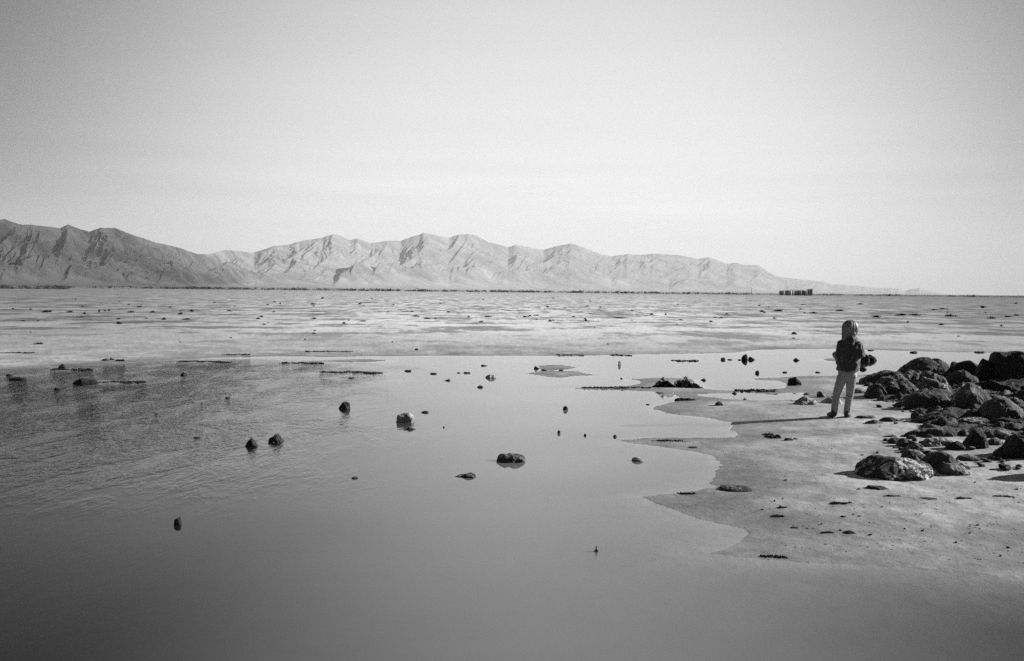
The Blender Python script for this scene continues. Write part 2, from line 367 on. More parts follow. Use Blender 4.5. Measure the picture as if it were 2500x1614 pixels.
islands = [
 z4([(505,200),(520,185),(700,178),(830,188),(940,210),(800,232),(640,240),(520,232)]),
 z4([(360,270),(540,245),(640,238),(750,248),(900,245),(1020,272),(1140,290),(900,302),(740,318),(600,310),(500,292)]),
 z2([(1780,290),(1900,272),(2000,262),(2200,266),(2390,262),(2600,285),(2520,296),(2300,300),(2100,302),(1950,298)]),
 z2([(1340,178),(1550,165),(1750,145),(1990,132),(2386,128),(2500,135),(2650,143),(2350,165),(2050,165),(1900,158),(1600,188),(1400,188)]),
 z2([(150,158),(200,138),(480,143),(700,148),(760,157),(500,172),(200,174)]),
 z1([(560,250),(700,235),(870,228),(1050,240),(800,264),(650,266)]),
 z1([(1040,385),(1200,378),(1400,382),(1640,400),(1380,415),(1100,420)]),
 z5([(1930,132),(2000,118),(2110,122),(2200,128),(2180,152),(2080,156),(1990,145)]),
 z5([(210,148),(380,142),(530,148),(400,155)]),
 z3([(750,340),(830,336),(860,342),(800,346)]),
]
far_shore = [(-900,915),(-300,908),(0,901),(120,897),(250,889),(330,884),(400,879),(588,872),(700,870),(800,872),(1027,869),(1118,869),(1300,869),(1427,869),(1541,866),(1698,864),(1789,862),(1851,854.5),(1950,852.5),(2040,852.5),(2107,854),(2220,858),(2370,861),(2435,862),(2500,864),(2900,868),(3600,872)]
def to_world(px): return np.array([on_plane(u, v) for u, v in px])
LAND = [to_world(bank)] + [to_world(p) for p in islands]
fs_ = to_world(far_shore)
LAND.append(np.vstack([fs_, [[300, 60], [300, 400], [-300, 400], [-300, 20]]]))
HOLE = [to_world(lagoon)]
def poly_sd(P, poly):
    """signed distance, positive inside"""
    n = len(poly); best = np.full(len(P), 1e9); ins = np.zeros(len(P), bool)
    for i in range(n):
        a = poly[i]; b = poly[(i + 1) % n]; ab = b - a; L = (ab @ ab) + 1e-12
        ap = P - a; t = np.clip((ap @ ab) / L, 0, 1)
        d = ap - t[:, None] * ab; best = np.minimum(best, (d * d).sum(1))
        cond = (a[1] > P[:, 1]) != (b[1] > P[:, 1])
        xi = a[0] + (P[:, 1] - a[1]) / (b[1] - a[1] + 1e-12) * ab[0]
        ins ^= cond & (P[:, 0] < xi)
    d = np.sqrt(best); return np.where(ins, d, -d)
def ground_z(P):
    P = np.asarray(P, dtype=np.float64).reshape(-1, 2)
    r = np.hypot(P[:, 0], P[:, 1]); z = np.empty(len(P)); near = r < 110
    Q = P[near]
    if len(Q):
        sd = np.full(len(Q), -1e9)
        for poly in LAND: sd = np.maximum(sd, poly_sd(Q, poly))
        for poly in HOLE: sd = np.minimum(sd, -poly_sd(Q, poly))
        q3 = np.c_[Q * 1.7, np.zeros(len(Q))]
        sd = sd + 0.04 * fbm(q3 * 4.0, 3) * sstep(5, 10, r[near]) + 0.03 * fbm(q3 * 1.3, 3) * sstep(3, 14, r[near])
        A = 0.055 + 0.13 * sstep(3.2, 6.5, Q[:, 0]) * sstep(24, 14, Q[:, 1]) * sstep(5, 8, Q[:, 1])
        sl_ = 0.018 + 0.020 * sstep(6.5, 9, Q[:, 1])
        zl = A * (1 - np.exp(-np.maximum(sd, 0) * sl_ / A))
        zl = zl + sstep(0.1, 1.2, sd) * (0.012 * fbm(q3 * 0.5, 3) + 0.006 * fbm(q3 * 3.0, 3))
        zl = np.where(sd > 0, np.maximum(zl, 0.0015 + 0.004 * np.minimum(sd, 1)), zl)
        zw = -0.16 * (1 - np.exp(np.minimum(sd, 0) / (1.6 + 2.4 * sstep(9, 6, Q[:, 1]) * sstep(0, 1.5, Q[:, 0])))) - 0.001
        zw = zw + sstep(0.3, 1.5, -sd) * 0.012 * fbm(q3 * 0.6, 3)
        z[near] = np.where(sd > 0, zl, zw)
    F = P[~near]
    if len(F):
        q = np.c_[F * 0.06, np.zeros(len(F))]
        z[~near] = 0.055 + 0.05 * sstep(110, 160, r[~near]) * (0.5 + fbm(q, 4))
    return z
def on_ground(u, v):
    z = 0.03
    for _ in range(6):
        x, y = on_plane(u, v, z); z = 0.5 * z + 0.5 * float(ground_z([[x, y]])[0])
    return x, y, z
def on_surface(u, v):
    x, y, z = on_ground(u, v)
    if z < 0.001:
        x, y = on_plane(u, v, 0.0); z = 0.0
    return x, y, z

# ------------------------------------------------------------------ ground sheet
d_rows = F0 * CAM_H / np.arange(930, 3.9, -1.9)
rings = np.concatenate([np.geomspace(0.25, d_rows[0] * 0.97, 14), d_rows, np.geomspace(d_rows[-1] * 1.15, 22000, 26)])
inv = np.linspace(-0.58, 0.58, 1150); azs = np.concatenate([np.arctan(inv), np.linspace(math.atan(0.58) + 0.03, 2 * math.pi - math.atan(0.58) - 0.03, 110)])
AA, RR = np.meshgrid(azs, rings); gx = (RR * np.sin(AA)); gy = (RR * np.cos(AA))
gp = np.c_[gx.ravel(), gy.ravel()]
gz = ground_z(gp)
nR, nA = AA.shape
V = np.vstack([np.c_[gp, gz], [[0, 0, -0.16]]])
i0 = (np.arange(nR - 1)[:, None] * nA + np.arange(nA)[None, :]); i1 = (np.arange(nR - 1)[:, None] * nA + ((np.arange(nA) + 1) % nA)[None, :])
Fq = np.stack([i0, i0 + nA, i1 + nA, i1], -1).reshape(-1, 4)
cap = np.array([[nR * nA, k, (k + 1) % nA, (k + 1) % nA] for k in range(nA)])
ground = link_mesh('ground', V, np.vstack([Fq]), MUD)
tag(ground, kind='structure')

wk = np.where(rings < 75)[0]; nW = len(wk)
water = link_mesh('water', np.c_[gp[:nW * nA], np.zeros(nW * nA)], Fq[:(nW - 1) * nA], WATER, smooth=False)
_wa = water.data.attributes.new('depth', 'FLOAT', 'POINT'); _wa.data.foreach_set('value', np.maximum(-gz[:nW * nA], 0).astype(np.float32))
tag(water, kind='structure')

# ------------------------------------------------------------------ hills
sky_pts = [(-900,600),(-700,560),(-500,585),(-300,548),(-150,560),(0,537),(12,535),(44,547),(97,551),(147,557),(166,548),(188,557),(217,566),(246,556),(282,557),(323,573),(381,592),(434,604),(481,620),(510,621),(549,610),(619,617),(669,601),(700,598),(747,586.5),(782,582),(811,572),(829,575),(855,586.5),(873,582),(905,594),(946,588),(978,588),(1034,569),(1069,575),(1096,581),(1122,572),(1157,573),(1193,591),(1240,603),(1263,598),(1300,605),(1326,610),(1364,600),(1394,594),(1423,603),(1470,622),(1496,626),(1531,620),(1567,623),(1596,619),(1658,623),(1705,632),(1734,628),(1775,644),(1801,642),(1819,647),(1851,647),(1876,664),(1900,676),(1941,681),(1999,686.5),(2035,694),(2093,698),(2140,703),(2193,704),(2211,710),(2243,703),(2269,710),(2313,719),(2345,722.5),(2420,724.5),(2500,727)]
def build_hills():
    us = np.arange(-900, 2440, 1.9); nU = len(us)
    vs = np.interp(us, [p[0] for p in sky_pts], [p[1] for p in sky_pts])
    vs = vs + 1.3 * fbm(np.c_[us * 0.06, us * 0, us * 0], 3)
    az = np.empty(nU); tel = np.empty(nU)
    for i, (u, v) in enumerate(zip(us, vs)):
        d = ray(u, v); az[i] = math.atan2(d.x, d.y); tel[i] = d.z / math.hypot(d.x, d.y)
    tel = np.maximum(tel, 0.0002)
    crest = np.interp(us, [-900, 0, 430, 620, 1200, 1900, 2440], [2900, 3300, 4300, 7200, 10500, 14500, 17500])
    foot = crest * np.interp(us, [-900, 500, 1200, 2440], [0.55, 0.58, 0.68, 0.80])
    T = np.concatenate([np.linspace(0, 1.0, 230), np.linspace(1.02, 1.35, 12)])
    nT = len(T)
    TT, UU = np.meshgrid(T, np.arange(nU), indexing='ij')
    D = foot[UU] + (crest[UU] - foot[UU]) * TT
    X = D * np.sin(az[UU]); Y = D * np.cos(az[UU])
    q = np.c_[(us[UU] / 92.0 - TT * 1.3).ravel(), (TT * 1.7).ravel(), np.zeros(X.size)]
    wv = np.c_[fbm(q * 0.8, 3), fbm(q * 0.8 + 50, 3), np.zeros(X.size)] * 0.45
    rg = ridged(q + wv, 7, 2.1, 0.56).reshape(X.shape)
    q2 = np.c_[(us[UU] / 210.0).ravel(), (TT * 0.35).ravel() + 7.7, np.zeros(X.size)]
    front = np.clip(0.5 + 1.1 * fbm(q2, 3), 0, 1).reshape(X.shape)
    A = 0.07 * np.clip(TT, 0, 1) + 0.93 * sstep(0.06, 1.06, np.clip(TT, 0, 1)) ** 0.95 / float(sstep(0.06, 1.06, np.array([1.0]))[0] ** 0.95)
    win = sstep(0.06, 0.30, TT) * (1 - sstep(0.80, 1.0, TT))
    fr = np.exp(-((TT - 0.34 - 0.10 * (front - 0.5)) / 0.10) ** 2) * front * 0.30
    ang = A * (1 - np.interp(us, [-900, 430, 720], [0.46, 0.46, 0.20])[None, :] * (1 - np.clip(rg, 0, 1.1)) * win) + fr * (0.6 + 0.5 * rg)
    ang = np.minimum(ang, 0.985 + 0.015 * TT)
    ang = np.where(TT > 1, 1 - (TT - 1) * 2.2, ang)
    Zz = ang * tel[None, :] * D + CAM_H * sstep(0, 0.1, TT)
    Zz = np.where(TT <= 0.001, -2.0, Zz); Zz[-1, :] = -2.0
    Vv = np.c_[X.ravel(), Y.ravel(), Zz.ravel()]
    j = np.arange(nT - 1)[:, None] * nU + np.arange(nU - 1)[None, :]
    Ff = np.stack([j, j + 1, j + nU + 1, j + nU], -1).reshape(-1, 4)
    o = link_mesh('hills', Vv, Ff, HILL); tag(o, kind='structure')
build_hills()

# ------------------------------------------------------------------ rocks
_ico = {}
def ico(level):
    if level not in _ico:
        bm = bmesh.new(); bmesh.ops.create_icosphere(bm, subdivisions=level, radius=1.0)
        bm.verts.ensure_lookup_table()
        _ico[level] = (np.array([v.co[:] for v in bm.verts]), np.array([[v.index for v in f.verts] for f in bm.faces])); bm.free()
    return _ico[level]
_seed = [0]
def rock(name, label, outline, ybase, mat=ROCK, dep=0.42, rough=0.5, level=4, sq=2.6, group=None, cat='rock', depth_m=None, sink=None, lean=0.0, cuts=9):
    """outline: the skyline of the rock in photo pixels, left to right; ybase: the pixel row of its foot"""
    _seed[0] += 1; sd = _seed[0] * 7.13
    xs = [p[0] for p in outline]; x0, x1 = min(xs), max(xs); uc = (x0 + x1) / 2
    bx, by, bz = on_surface(uc, ybase)
    wm = (x1 - x0) / F0 * by
    dm = depth_m if depth_m else wm * dep
    Yc = by + dm * 0.75
    L = [at_depth(u, v, Yc) for u, v in outline]
    wx = np.array([p[0] for p in L]); wz_ = np.array([p[1] for p in L])
    cx = (wx[0] + wx[-1]) / 2; hw = max((wx[-1] - wx[0]) / 2, 0.004)
    gzc = max(float(ground_z([[cx, Yc]])[0]), 0.0) if bz > 0.001 else 0.0
    hz = np.maximum(wz_ - gzc, 0.0); hmax = max(hz.max(), 0.006, hw * 0.12)
    if hz.max() < hmax: hz = hz + (hmax - hz.max())
    n, faces = ico(level)
    nx = np.clip(n[:, 0] * 1.05, -1, 1); rr = np.sqrt(np.maximum(1 - n[:, 0] ** 2, 1e-9))
    a = n[:, 2] / rr; b = n[:, 1] / rr
    den = (np.abs(a) ** sq + np.abs(b) ** sq) ** (1 / sq) + 1e-9
    a = a / den; b = b / den
    prof = np.interp(nx, (wx - cx) / hw, hz)
    prof = prof * np.where(np.abs(nx) > .8, np.sqrt(np.clip(1 - ((np.abs(nx) - .8) / .2) ** 3, 0, 1)) * .65 + .35, 1.0)
    wd = dm * np.sqrt(np.clip(1 - np.abs(nx) ** 2.6, 0.0, 1)) * (0.92 + 0.08) + dm * 0.08
    rnd = fbm(np.c_[nx * 1.7 + sd, a * 0 + sd, a * 0], 2); wd = wd * (1 + 0.25 * rnd)
    sk = sink if sink else (max(0.06, hmax * 0.35) if bz > 0.001 else 0.24)
    z = np.where(a > 0, prof * np.abs(a) ** 0.9, a * sk)
    y = b * wd + lean * z
    # the skirt narrows a little where it meets the ground
    x = nx * hw
    P = np.c_[x, y, z]
    rs = np.random.RandomState(int(_seed[0] * 37 + 5))       # broken faces
    ext = np.array([hw, dm, hmax])
    for _ in range(cuts):
        nn_ = rs.normal(size=3); nn_[0] *= .45; nn_[1] = -abs(nn_[1]) if rs.rand() < .8 else nn_[1]; nn_[2] = abs(nn_[2]) * .7; nn_ /= np.linalg.norm(nn_)
        if nn_[2] > .93: continue
        d_ = np.linalg.norm(nn_ * ext) * rs.uniform(.70, .93)
        ov = np.maximum(P @ nn_ - d_, 0); P = P - nn_[None, :] * (ov * .68)[:, None]
    size = max(hmax, min(hw, hmax * 2.2)); amp = 0.19 * rough * size
    dirn = np.c_[n[:, 0] * 0.5, b, np.where(a > 0, a, a * 0.2)]; dirn /= np.linalg.norm(dirn, axis=1)[:, None] + 1e-9
    q = P / size
    disp = fbm(q * 1.5 + sd, 5, 2.1, 0.55) * 0.9 - np.abs(fbm(q * 1.1 + sd + 9, 3)) * 1.0 + 0.25
    disp = disp + 0.22 * fbm(q * 6 + sd, 3) + 0.15 * np.round(fbm(q * 2.2 + sd + 40, 2) * 3) / 3
    top = np.where(a > 0.6, 0.55, 1.0)
    P = P + dirn * (disp * amp * top)[:, None]
    o = link_mesh(name, P, faces, mat, smooth=(level > 3), loc=(cx, Yc, gzc))
    tag(o, label, cat, group); return o

def box_outline(kind, x0, x1, yt, yb):
    w = x1 - x0; h = yb - yt
    K = {'dome': [(0, .75), (.12, .35), (.3, .08), (.5, 0), (.7, .1), (.88, .4), (1, .8)],
         'flat': [(0, .6), (.1, .2), (.35, 0), (.6, .12), (.85, .1), (1, .7)],
         'cone': [(0, .95), (.15, .6), (.4, .05), (.5, 0), (.62, .22), (.85, .7), (1, .95)],
         'wedge': [(0, .98), (.3, .62), (.6, .3), (.85, .06), (.97, 0), (1, .25)],
         'pillar': [(0, .35), (.15, .08), (.5, 0), (.85, .1), (1, .4)],
         'block': [(0, .2), (.1, .03), (.5, 0), (.9, .04), (1, .25)],
         'left': [(0, .4), (.12, .05), (.3, 0), (.55, .3), (.8, .6), (1, .95)],
         'thorn': [(0, 1), (.3, .7), (.45, .15), (.55, 0), (.7, .5), (1, 1)]}[kind]
    return [(x0 + a * w, yt + b * h) for a, b in K]

rz2 = Z(2050, 820, 5.302); rz3 = Z(2000, 1000, 4.666)
def R2(y): return 820 + y / 5.302
def R3(y): return 1000 + y / 4.666
# the outcrop on the right bank, back row first
def make_patched():
    m = make_rock_mat('patched_rock', 0.012, 0.08, 0.72); n = m.node_tree.nodes; l = m.node_tree.links
    g = n.new('ShaderNodeNewGeometry'); sx = n.new('ShaderNodeSeparateXYZ'); l.new(g.outputs['Position'], sx.inputs[0])
    cx_, cz_ = at_depth(2444, 908, 17.6); wob = noise(n, l, g.outputs['Position'], 7, 4, .6)
    dx = mathn(n, l, 'DIVIDE', mathn(n, l, 'SUBTRACT', sx.outputs[0], cx_), 0.17); dz = mathn(n, l, 'DIVIDE', mathn(n, l, 'SUBTRACT', sx.outputs[2], cz_), 0.24)
    d = mathn(n, l, 'ADD', mathn(n, l, 'ADD', mathn(n, l, 'MULTIPLY', dx, dx), mathn(n, l, 'MULTIPLY', dz, dz)), mathn(n, l, 'MULTIPLY', mathn(n, l, 'SUBTRACT', wob, .5), 2.4))
    k = ramp(n, l, d, [(0, 1), (.86, 1), (.94, 0), (1, 0)])
    b = [x for x in n if x.type == 'BSDF_PRINCIPLED'][0]; src = b.inputs['Base Color'].links[0].from_socket
    mx = n.new('ShaderNodeMix'); l.new(k, mx.inputs[0]); l.new(src, mx.inputs[2]); mx.inputs[3].default_value = 0.16; l.new(mx.outputs[0], b.inputs['Base Color'])
    return m
PATCHED = make_patched()
def shelf(name, label, cells, mat, amp, seed, x0, x1, y0, y1, step=0.028, off=0.27):
    xs = np.arange(x0, x1, step); ys = np.arange(y0, y1, step); XX, YY = np.meshgrid(xs, ys)
    P = np.c_[XX.ravel(), YY.ravel()]; gz_ = ground_z(P); q = np.c_[P * 1.6, np.zeros(len(P))] + seed
    w = np.full(len(P), 0.0)
    for cx, cy, rx, ry in cells:
        w = np.maximum(w, 1 - ((P[:, 0] - cx) / rx) ** 2 - ((P[:, 1] - cy) / ry) ** 2)
    w = np.clip(w, -1, 1)
    h = amp * (ridged(q, 5, 2.1, .55) - off) + amp * 0.35 * fbm(q * 5, 3)
    z = gz_ + h - (1 - sstep(0, .5, w)) * amp * 2.2
    nx = len(xs); ny = len(ys); j = np.arange(ny - 1)[:, None] * nx + np.arange(nx - 1)[None, :]
    Fz = np.stack([j, j + 1, j + nx + 1, j + nx], -1).reshape(-1, 4)
    keep = (z - gz_)[Fz].max(1) > -0.03
    o = link_mesh(name, np.c_[P, z], Fz[keep], mat); tag(o, label, 'rock', 'outcrop boulders on the right bank')
rock('boulder', 'huge block with a pale patch at the right edge, back of the outcrop', rz2([(1960,420),(1985,320),(2010,260),(2045,212),(2200,215),(2386,203),(2550,210),(2750,240),(2900,330)]), R2(640), PATCHED, 0.40, 0.45, 6, 4.0, 'outcrop boulders on the right bank', cuts=3)
rock('boulder', 'upright pointed black boulder between the round boulder and the huge block', rz2([(1752,560),(1770,480),(1800,340),(1820,262),(1845,245),(1900,252),(1960,275),(2000,300),(2030,420)]), R2(625), ROCKB, 0.45, 0.28, 5, 3.0, 'outcrop boulders on the right bank')
rock('boulder', 'smooth round-topped dark boulder left of the upright pointed one', rz2([(1490,470),(1515,370),(1560,325),(1620,300),(1690,312),(1740,360),(1800,385),(1830,470)]), R2(570), ROCKB, 0.45, 0.35, 5, 2.4, 'outcrop boulders on the right bank')
rock('rock', 'small knob of dark rock squeezed between the broad dome and the round boulder', rz2([(1435,420),(1450,345),(1480,333),(1520,345),(1545,400)]), R2(480), ROCKB, 0.6, 0.4, 4, 2.4, 'outcrop boulders on the right bank')
rock('boulder', 'broad black dome with a notched double crest, highest on the left of the outcrop', rz2([(740,500),(800,450),(880,380),(950,330),(1040,295),(1110,280),(1165,288),(1200,318),(1240,290),(1310,315),(1390,350),(1440,400),(1475,500)]), R2(570), ROCK, 0.38, 0.45, 6, 2.4, 'outcrop boulders on the right bank')
rock('boulder', 'low mound of wrinkled rock sloping to the water at the left end of the outcrop', rz2([(275,590),(300,550),(380,525),(480,490),(560,462),(640,453),(720,462),(800,490),(880,540)]), R2(640), ROCK, 0.45, 0.7, 6, 2.4, 'outcrop boulders on the right bank')
rock('boulder', 'leftmost boulder of the outcrop, wrinkled and lit on its right side', rz2([(330,780),(370,700),(420,645),(480,615),(530,625),(570,690),(620,770)]), R2(810), ROCK, 0.55, 0.6, 5, 2.4, 'outcrop boulders on the right bank')
rock('boulder', 'wrinkled brown-grey shoulder of rock just right of the leftmost boulder', rz2([(450,640),(540,560),(620,520),(720,505),(820,530),(900,580),(990,680),(1040,740)]), R2(795), ROCKP, 0.40, 0.9, 6, 2.4, 'outcrop boulders on the right bank')
rock('boulder', 'salt-crusted ledge in front of the broad black dome', rz2([(820,600),(880,500),(960,440),(1020,480),(1090,480),(1150,445),(1230,470),(1320,520),(1420,600),(1470,680)]), R2(740), ROCKP, 0.38, 1.1, 6, 2.6, 'outcrop boulders on the right bank')
rock('boulder', 'dark jumbled ledge below the round-topped boulder', rz2([(1380,520),(1480,440),(1560,420),(1620,450),(1720,500),(1780,560),(1830,620)]), R2(680), ROCK, 0.4, 1.0, 5, 2.6, 'outcrop boulders on the right bank')
rock('boulder', 'long black ledge lying under the huge block at the right edge', rz2([(1780,640),(1900,600),(2100,610),(2250,590),(2386,560),(2600,540)]), R2(760), ROCKB, 0.30, 0.9, 5, 2.8, 'outcrop boulders on the right bank')
rock('boulder', 'big rounded boulder with a pale crusted rim in the middle of the outcrop', rz2([(1440,860),(1480,740),(1560,640),(1640,590),(1720,600),(1800,650),(1870,720),(1930,800),(1990,900)]), R2(985), ROCKP, 0.45, 0.6, 6, 2.3, 'outcrop boulders on the right bank')
rock('boulder', 'dark low-browed boulder with a long wedge of shadow to its left', rz2([(850,850),(900,790),(980,745),(1100,712),(1230,700),(1330,730),(1420,790),(1490,870)]), R2(965), ROCK, 0.42, 0.7, 6, 2.4, 'outcrop boulders on the right bank')
rock('boulder', 'dome-shaped boulder with crusted ribs at the right edge, middle row', rz2([(1820,1020),(1870,920),(1940,850),(2020,800),(2110,780),(2220,810),(2320,870),(2386,940),(2450,1060)]), R2(1120), ROCK, 0.45, 0.6, 6, 2.3, 'outcrop boulders on the right bank')
rock('rock', 'dark broken rocks wedged behind the ribbed dome boulder at the right edge', rz2([(2230,800),(2280,730),(2386,710),(2500,700),(2650,760)]), R2(900), ROCKB, 0.5, 0.9, 5, 2.8, 'outcrop boulders on the right bank')
rock('rock', 'small black wedge standing in sand at the left foot of the long slab', rz2([(930,1060),(932,990),(945,950),(1000,985),(1060,1030),(1110,1070)]), R2(1085), ROCK, 0.5, 0.4, 4, 2.6, 'outcrop boulders on the right bank')
rock('rock', 'long dark slab slanting up to the right through the outcrop', rz2([(850,1150),(950,1100),(1080,1050),(1200,1010),(1320,965),(1450,930),(1600,925),(1720,980)]), R2(1130), ROCK, 0.22, 0.5, 6, 2.6, 'outcrop boulders on the right bank')
rock('rock', 'flat slab with a bright salt rim lying in front of the ribbed dome', rz2([(1400,1140),(1500,1110),(1600,1075),(1700,1060),(1800,1058),(1880,1068),(1940,1105),(1975,1140)]), R2(1175), ROCKS, 0.25, 0.5, 5, 2.6, 'outcrop boulders on the right bank')
rock('rock', 'black shadowed ledge under the ribbed dome at the right edge', rz2([(1900,1150),(1960,1090),(2080,1050),(2200,1070),(2330,1100),(2450,1080),(2600,1130)]), R2(1200), ROCKB, 0.3, 0.8, 5, 2.6, 'outcrop boulders on the right bank')
rock('rock', 'long low slab with a rounded left end below the slanting slab', rz2([(830,1270),(845,1240),(900,1228),(1050,1225),(1150,1200),(1300,1195),(1450,1180),(1560,1190),(1620,1230)]), R2(1305), ROCK, 0.18, 0.5, 6, 2.8, 'outcrop boulders on the right bank')
rock('rock', 'sharp black cone of rock standing alone among low stones', rz2([(1620,1380),(1680,1300),(1730,1210),(1780,1165),(1820,1170),(1850,1230),(1885,1330),(1910,1440)]), R2(1465), ROCKB, 0.5, 0.3, 5, 2.4, 'outcrop boulders on the right bank')
rock('rock', 'crusted stones banked against the right side of the black cone', rz2([(1870,1260),(1930,1215),(2050,1200),(2180,1215),(2300,1260),(2386,1250),(2500,1300)]), R2(1330), ROCKP, 0.3, 0.9, 5, 2.6, 'outcrop boulders on the right bank')
rock('rock', 'low rounded black stone right of the black cone', rz2([(1930,1380),(1970,1335),(2040,1315),(2100,1340),(2130,1390)]), R2(1420), ROCK, 0.5, 0.5, 4, 2.4, 'outcrop boulders on the right bank')
rock('rock', 'long dark ridge of rock leading down left from the black cone', rz2([(1350,1470),(1380,1430),(1450,1385),(1520,1360),(1590,1350),(1650,1375)]), R2(1485), ROCKB, 0.25, 0.5, 5, 2.6, 'outcrop boulders on the right bank')
rock('rock', 'hooked low stone half drifted over with sand, left of the low slab', rz2([(625,1380),(645,1335),(690,1315),(740,1312),(780,1330)]), R2(1400), ROCK, 0.45, 0.6, 4, 2.4, 'outcrop boulders on the right bank')
rock('rock', 'rounded knob of banded rock half buried in sand below the long low slab', rz2([(745,1430),(765,1370),(800,1325),(850,1322),(890,1350),(915,1400)]), R2(1440), ROCK, 0.6, 0.5, 4, 2.4, 'outcrop boulders on the right bank')
rock('rock', 'small sharp-edged stone just behind the drifted hooked stone', rz2([(565,1305),(640,1292),(690,1275),(730,1290),(740,1305)]), R2(1312), ROCK, 0.3, 0.5, 3, 2.4, 'outcrop boulders on the right bank')
rock('rock', 'dark flattened rock behind the streaky boulder', rz2([(800,1500),(860,1440),(940,1410),(1010,1405),(1080,1425),(1130,1480)]), R2(1530), ROCK, 0.4, 0.7, 5, 2.4, 'outcrop boulders on the right bank')
rock('rock', 'low rubble of crusted stone between the low slab and the streaky boulder', rz2([(1060,1380),(1120,1330),(1220,1335),(1330,1310),(1430,1340),(1500,1380)]), R2(1430), ROCKP, 0.3, 1.0, 5, 2.6, 'outcrop boulders on the right bank')
rock('rock', 'low dark crest of rock on the sand right of the girl\'s feet', rz2([(330,1135),(380,1100),(440,1085),(500,1095),(560,1120)]), R2(1140), ROCK, 0.3, 0.5, 4, 2.4, 'outcrop boulders on the right bank')
rock('rock', 'ragged little ridge right of the dark low crest', rz2([(505,1095),(540,1070),(600,1052),(680,1055),(760,1075),(860,1098)]), R2(1110), ROCK, 0.25, 0.8, 4, 2.4, 'outcrop boulders on the right bank')
rock('rock', 'thin flat rock lying in the sand beside the girl\'s right foot', rz2([(205,1068),(230,1035),(300,1035),(380,1028),(440,1035),(475,1055)]), R2(1072), ROCK, 0.28, 0.7, 4, 2.4, 'outcrop boulders on the right bank')
rock('rock', 'small pale-edged stone between the girl and the wrinkled mound', rz2([(300,650),(340,620),(400,602),(440,625)]), R2(655), ROCKS, 0.4, 0.5, 3, 2.4, 'outcrop boulders on the right bank')
rock('rock', 'low sandy hump of rock just right of the girl\'s knees', rz2([(170,740),(200,695),(260,672),(330,680),(380,730)]), R2(742), ROCKG, 0.5, 0.4, 4, 2.4, 'outcrop boulders on the right bank')
shelf('rock_shelf', 'rough shelf of dark bedrock showing through the sand between the outcrop boulders', [(6.6, 12.6, 1.85, 2.4), (7.5, 15.5, 1.9, 2.2), (6.15, 14.0, 1.15, 1.1), (5.55, 10.9, 1.25, 1.0), (7.9, 16.4, 1.9, 1.6)], ROCK, 0.15, 3.3, 4.0, 9.2, 9.8, 17.8)
# broken rubble packed between the boulders
rubm = []
for k in range(9):
    n_, f_ = ico(3); rs = np.random.RandomState(300 + k); P_ = n_ * np.array([1.0, .8, .62])
    for _ in range(14):
        q_ = rs.normal(size=3); q_ /= np.linalg.norm(q_); d_ = np.linalg.norm(q_ * np.array([1, .8, .62])) * rs.uniform(.55, .85)
        P_ = P_ - q_[None, :] * np.maximum(P_ @ q_ - d_, 0)[:, None]
    P_ = P_ + n_ * (0.07 * fbm(P_ * 3 + k * 9, 3))[:, None]
    o_ = link_mesh('rubble_stone', P_, f_, [ROCK, ROCKP, ROCKB][k % 3], smooth=False); rubm.append(o_.data); bpy.data.objects.remove(o_)
rr = random.Random(77); nrub = 0
RZ = [(2230, 2500, 1040, 1125, 34, 'around the black cone of rock'), (2120, 2500, 960, 1045, 36, 'in the middle of the outcrop'), (2180, 2500, 900, 965, 16, 'below the broad black dome'), (2100, 2330, 930, 975, 12, 'right of the girl\'s knees'), (2330, 2520, 1120, 1150, 14, 'right of the streaky boulder'), (2150, 2250, 1070, 1100, 10, 'above the left end of the streaky boulder')]
for (a0, a1, b0, b1, cnt, zn_) in RZ:
    for _ in range(cnt):
        x_, y_, z_ = on_ground(rr.uniform(a0, a1), rr.uniform(b0, b1)); s_ = rr.uniform(.02, .06) * (1.6 if rr.random() < .15 else 1)
        mi_ = rr.randrange(9); o_ = bpy.data.objects.new('rubble_stone', rubm[mi_]); C.objects.link(o_); o_.location = (x_, y_, z_ + s_ * .2)
        o_.scale = (s_ * rr.uniform(.9, 1.7), s_, s_ * rr.uniform(.7, 1.1)); o_.rotation_euler = (rr.uniform(-.4, .4), rr.uniform(-.4, .4), rr.uniform(0, 6.28))
        tag(o_, '%s %s rubble stone %s' % ('larger' if s_ > .055 else ('medium' if s_ > .038 else 'small'), ['dark', 'crusted', 'black'][mi_ % 3], zn_), 'rock', 'rubble between the outcrop boulders')
# front rocks
rock('boulder', 'long low streaky boulder with pale salt veins nearest the camera on the right bank', rz3([(425,730),(445,670),(500,610),(560,560),(630,538),(700,534),(800,545),(900,550),(1000,570),(1100,585),(1200,600),(1300,640),(1370,720)]), R3(800), ROCKS, 0.34, 0.55, 6, 2.3, 'outcrop boulders on the right bank')
rock('boulder', 'rounded dark-topped boulder behind the right end of the streaky boulder', rz3([(1190,560),(1220,490),(1290,465),(1370,462),(1440,480),(1510,520),(1560,570),(1600,640)]), R3(690), ROCK, 0.42, 0.7, 5, 2.3, 'outcrop boulders on the right bank')
rock('rock', 'low pale hump at the right foot of the streaky boulder', rz3([(1350,720),(1400,650),(1470,620),(1560,615),(1640,640),(1690,720)]), R3(748), ROCKP, 0.45, 0.5, 5, 2.3, 'outcrop boulders on the right bank')
rock('rock', 'crumbly dark rock touching the back of the streaky boulder', rz3([(930,560),(960,500),(1020,450),(1110,470),(1190,490),(1230,540)]), R3(590), ROCKP, 0.4, 1.0, 5, 2.3, 'outcrop boulders on the right bank')
rock('rock', 'flat dark stone in the sand below the long dark ridge', rz3([(1560,570),(1610,525),(1690,508),(1770,520),(1840,560)]), R3(592), ROCK, 0.35, 0.5, 4, 2.3, 'outcrop boulders on the right bank')
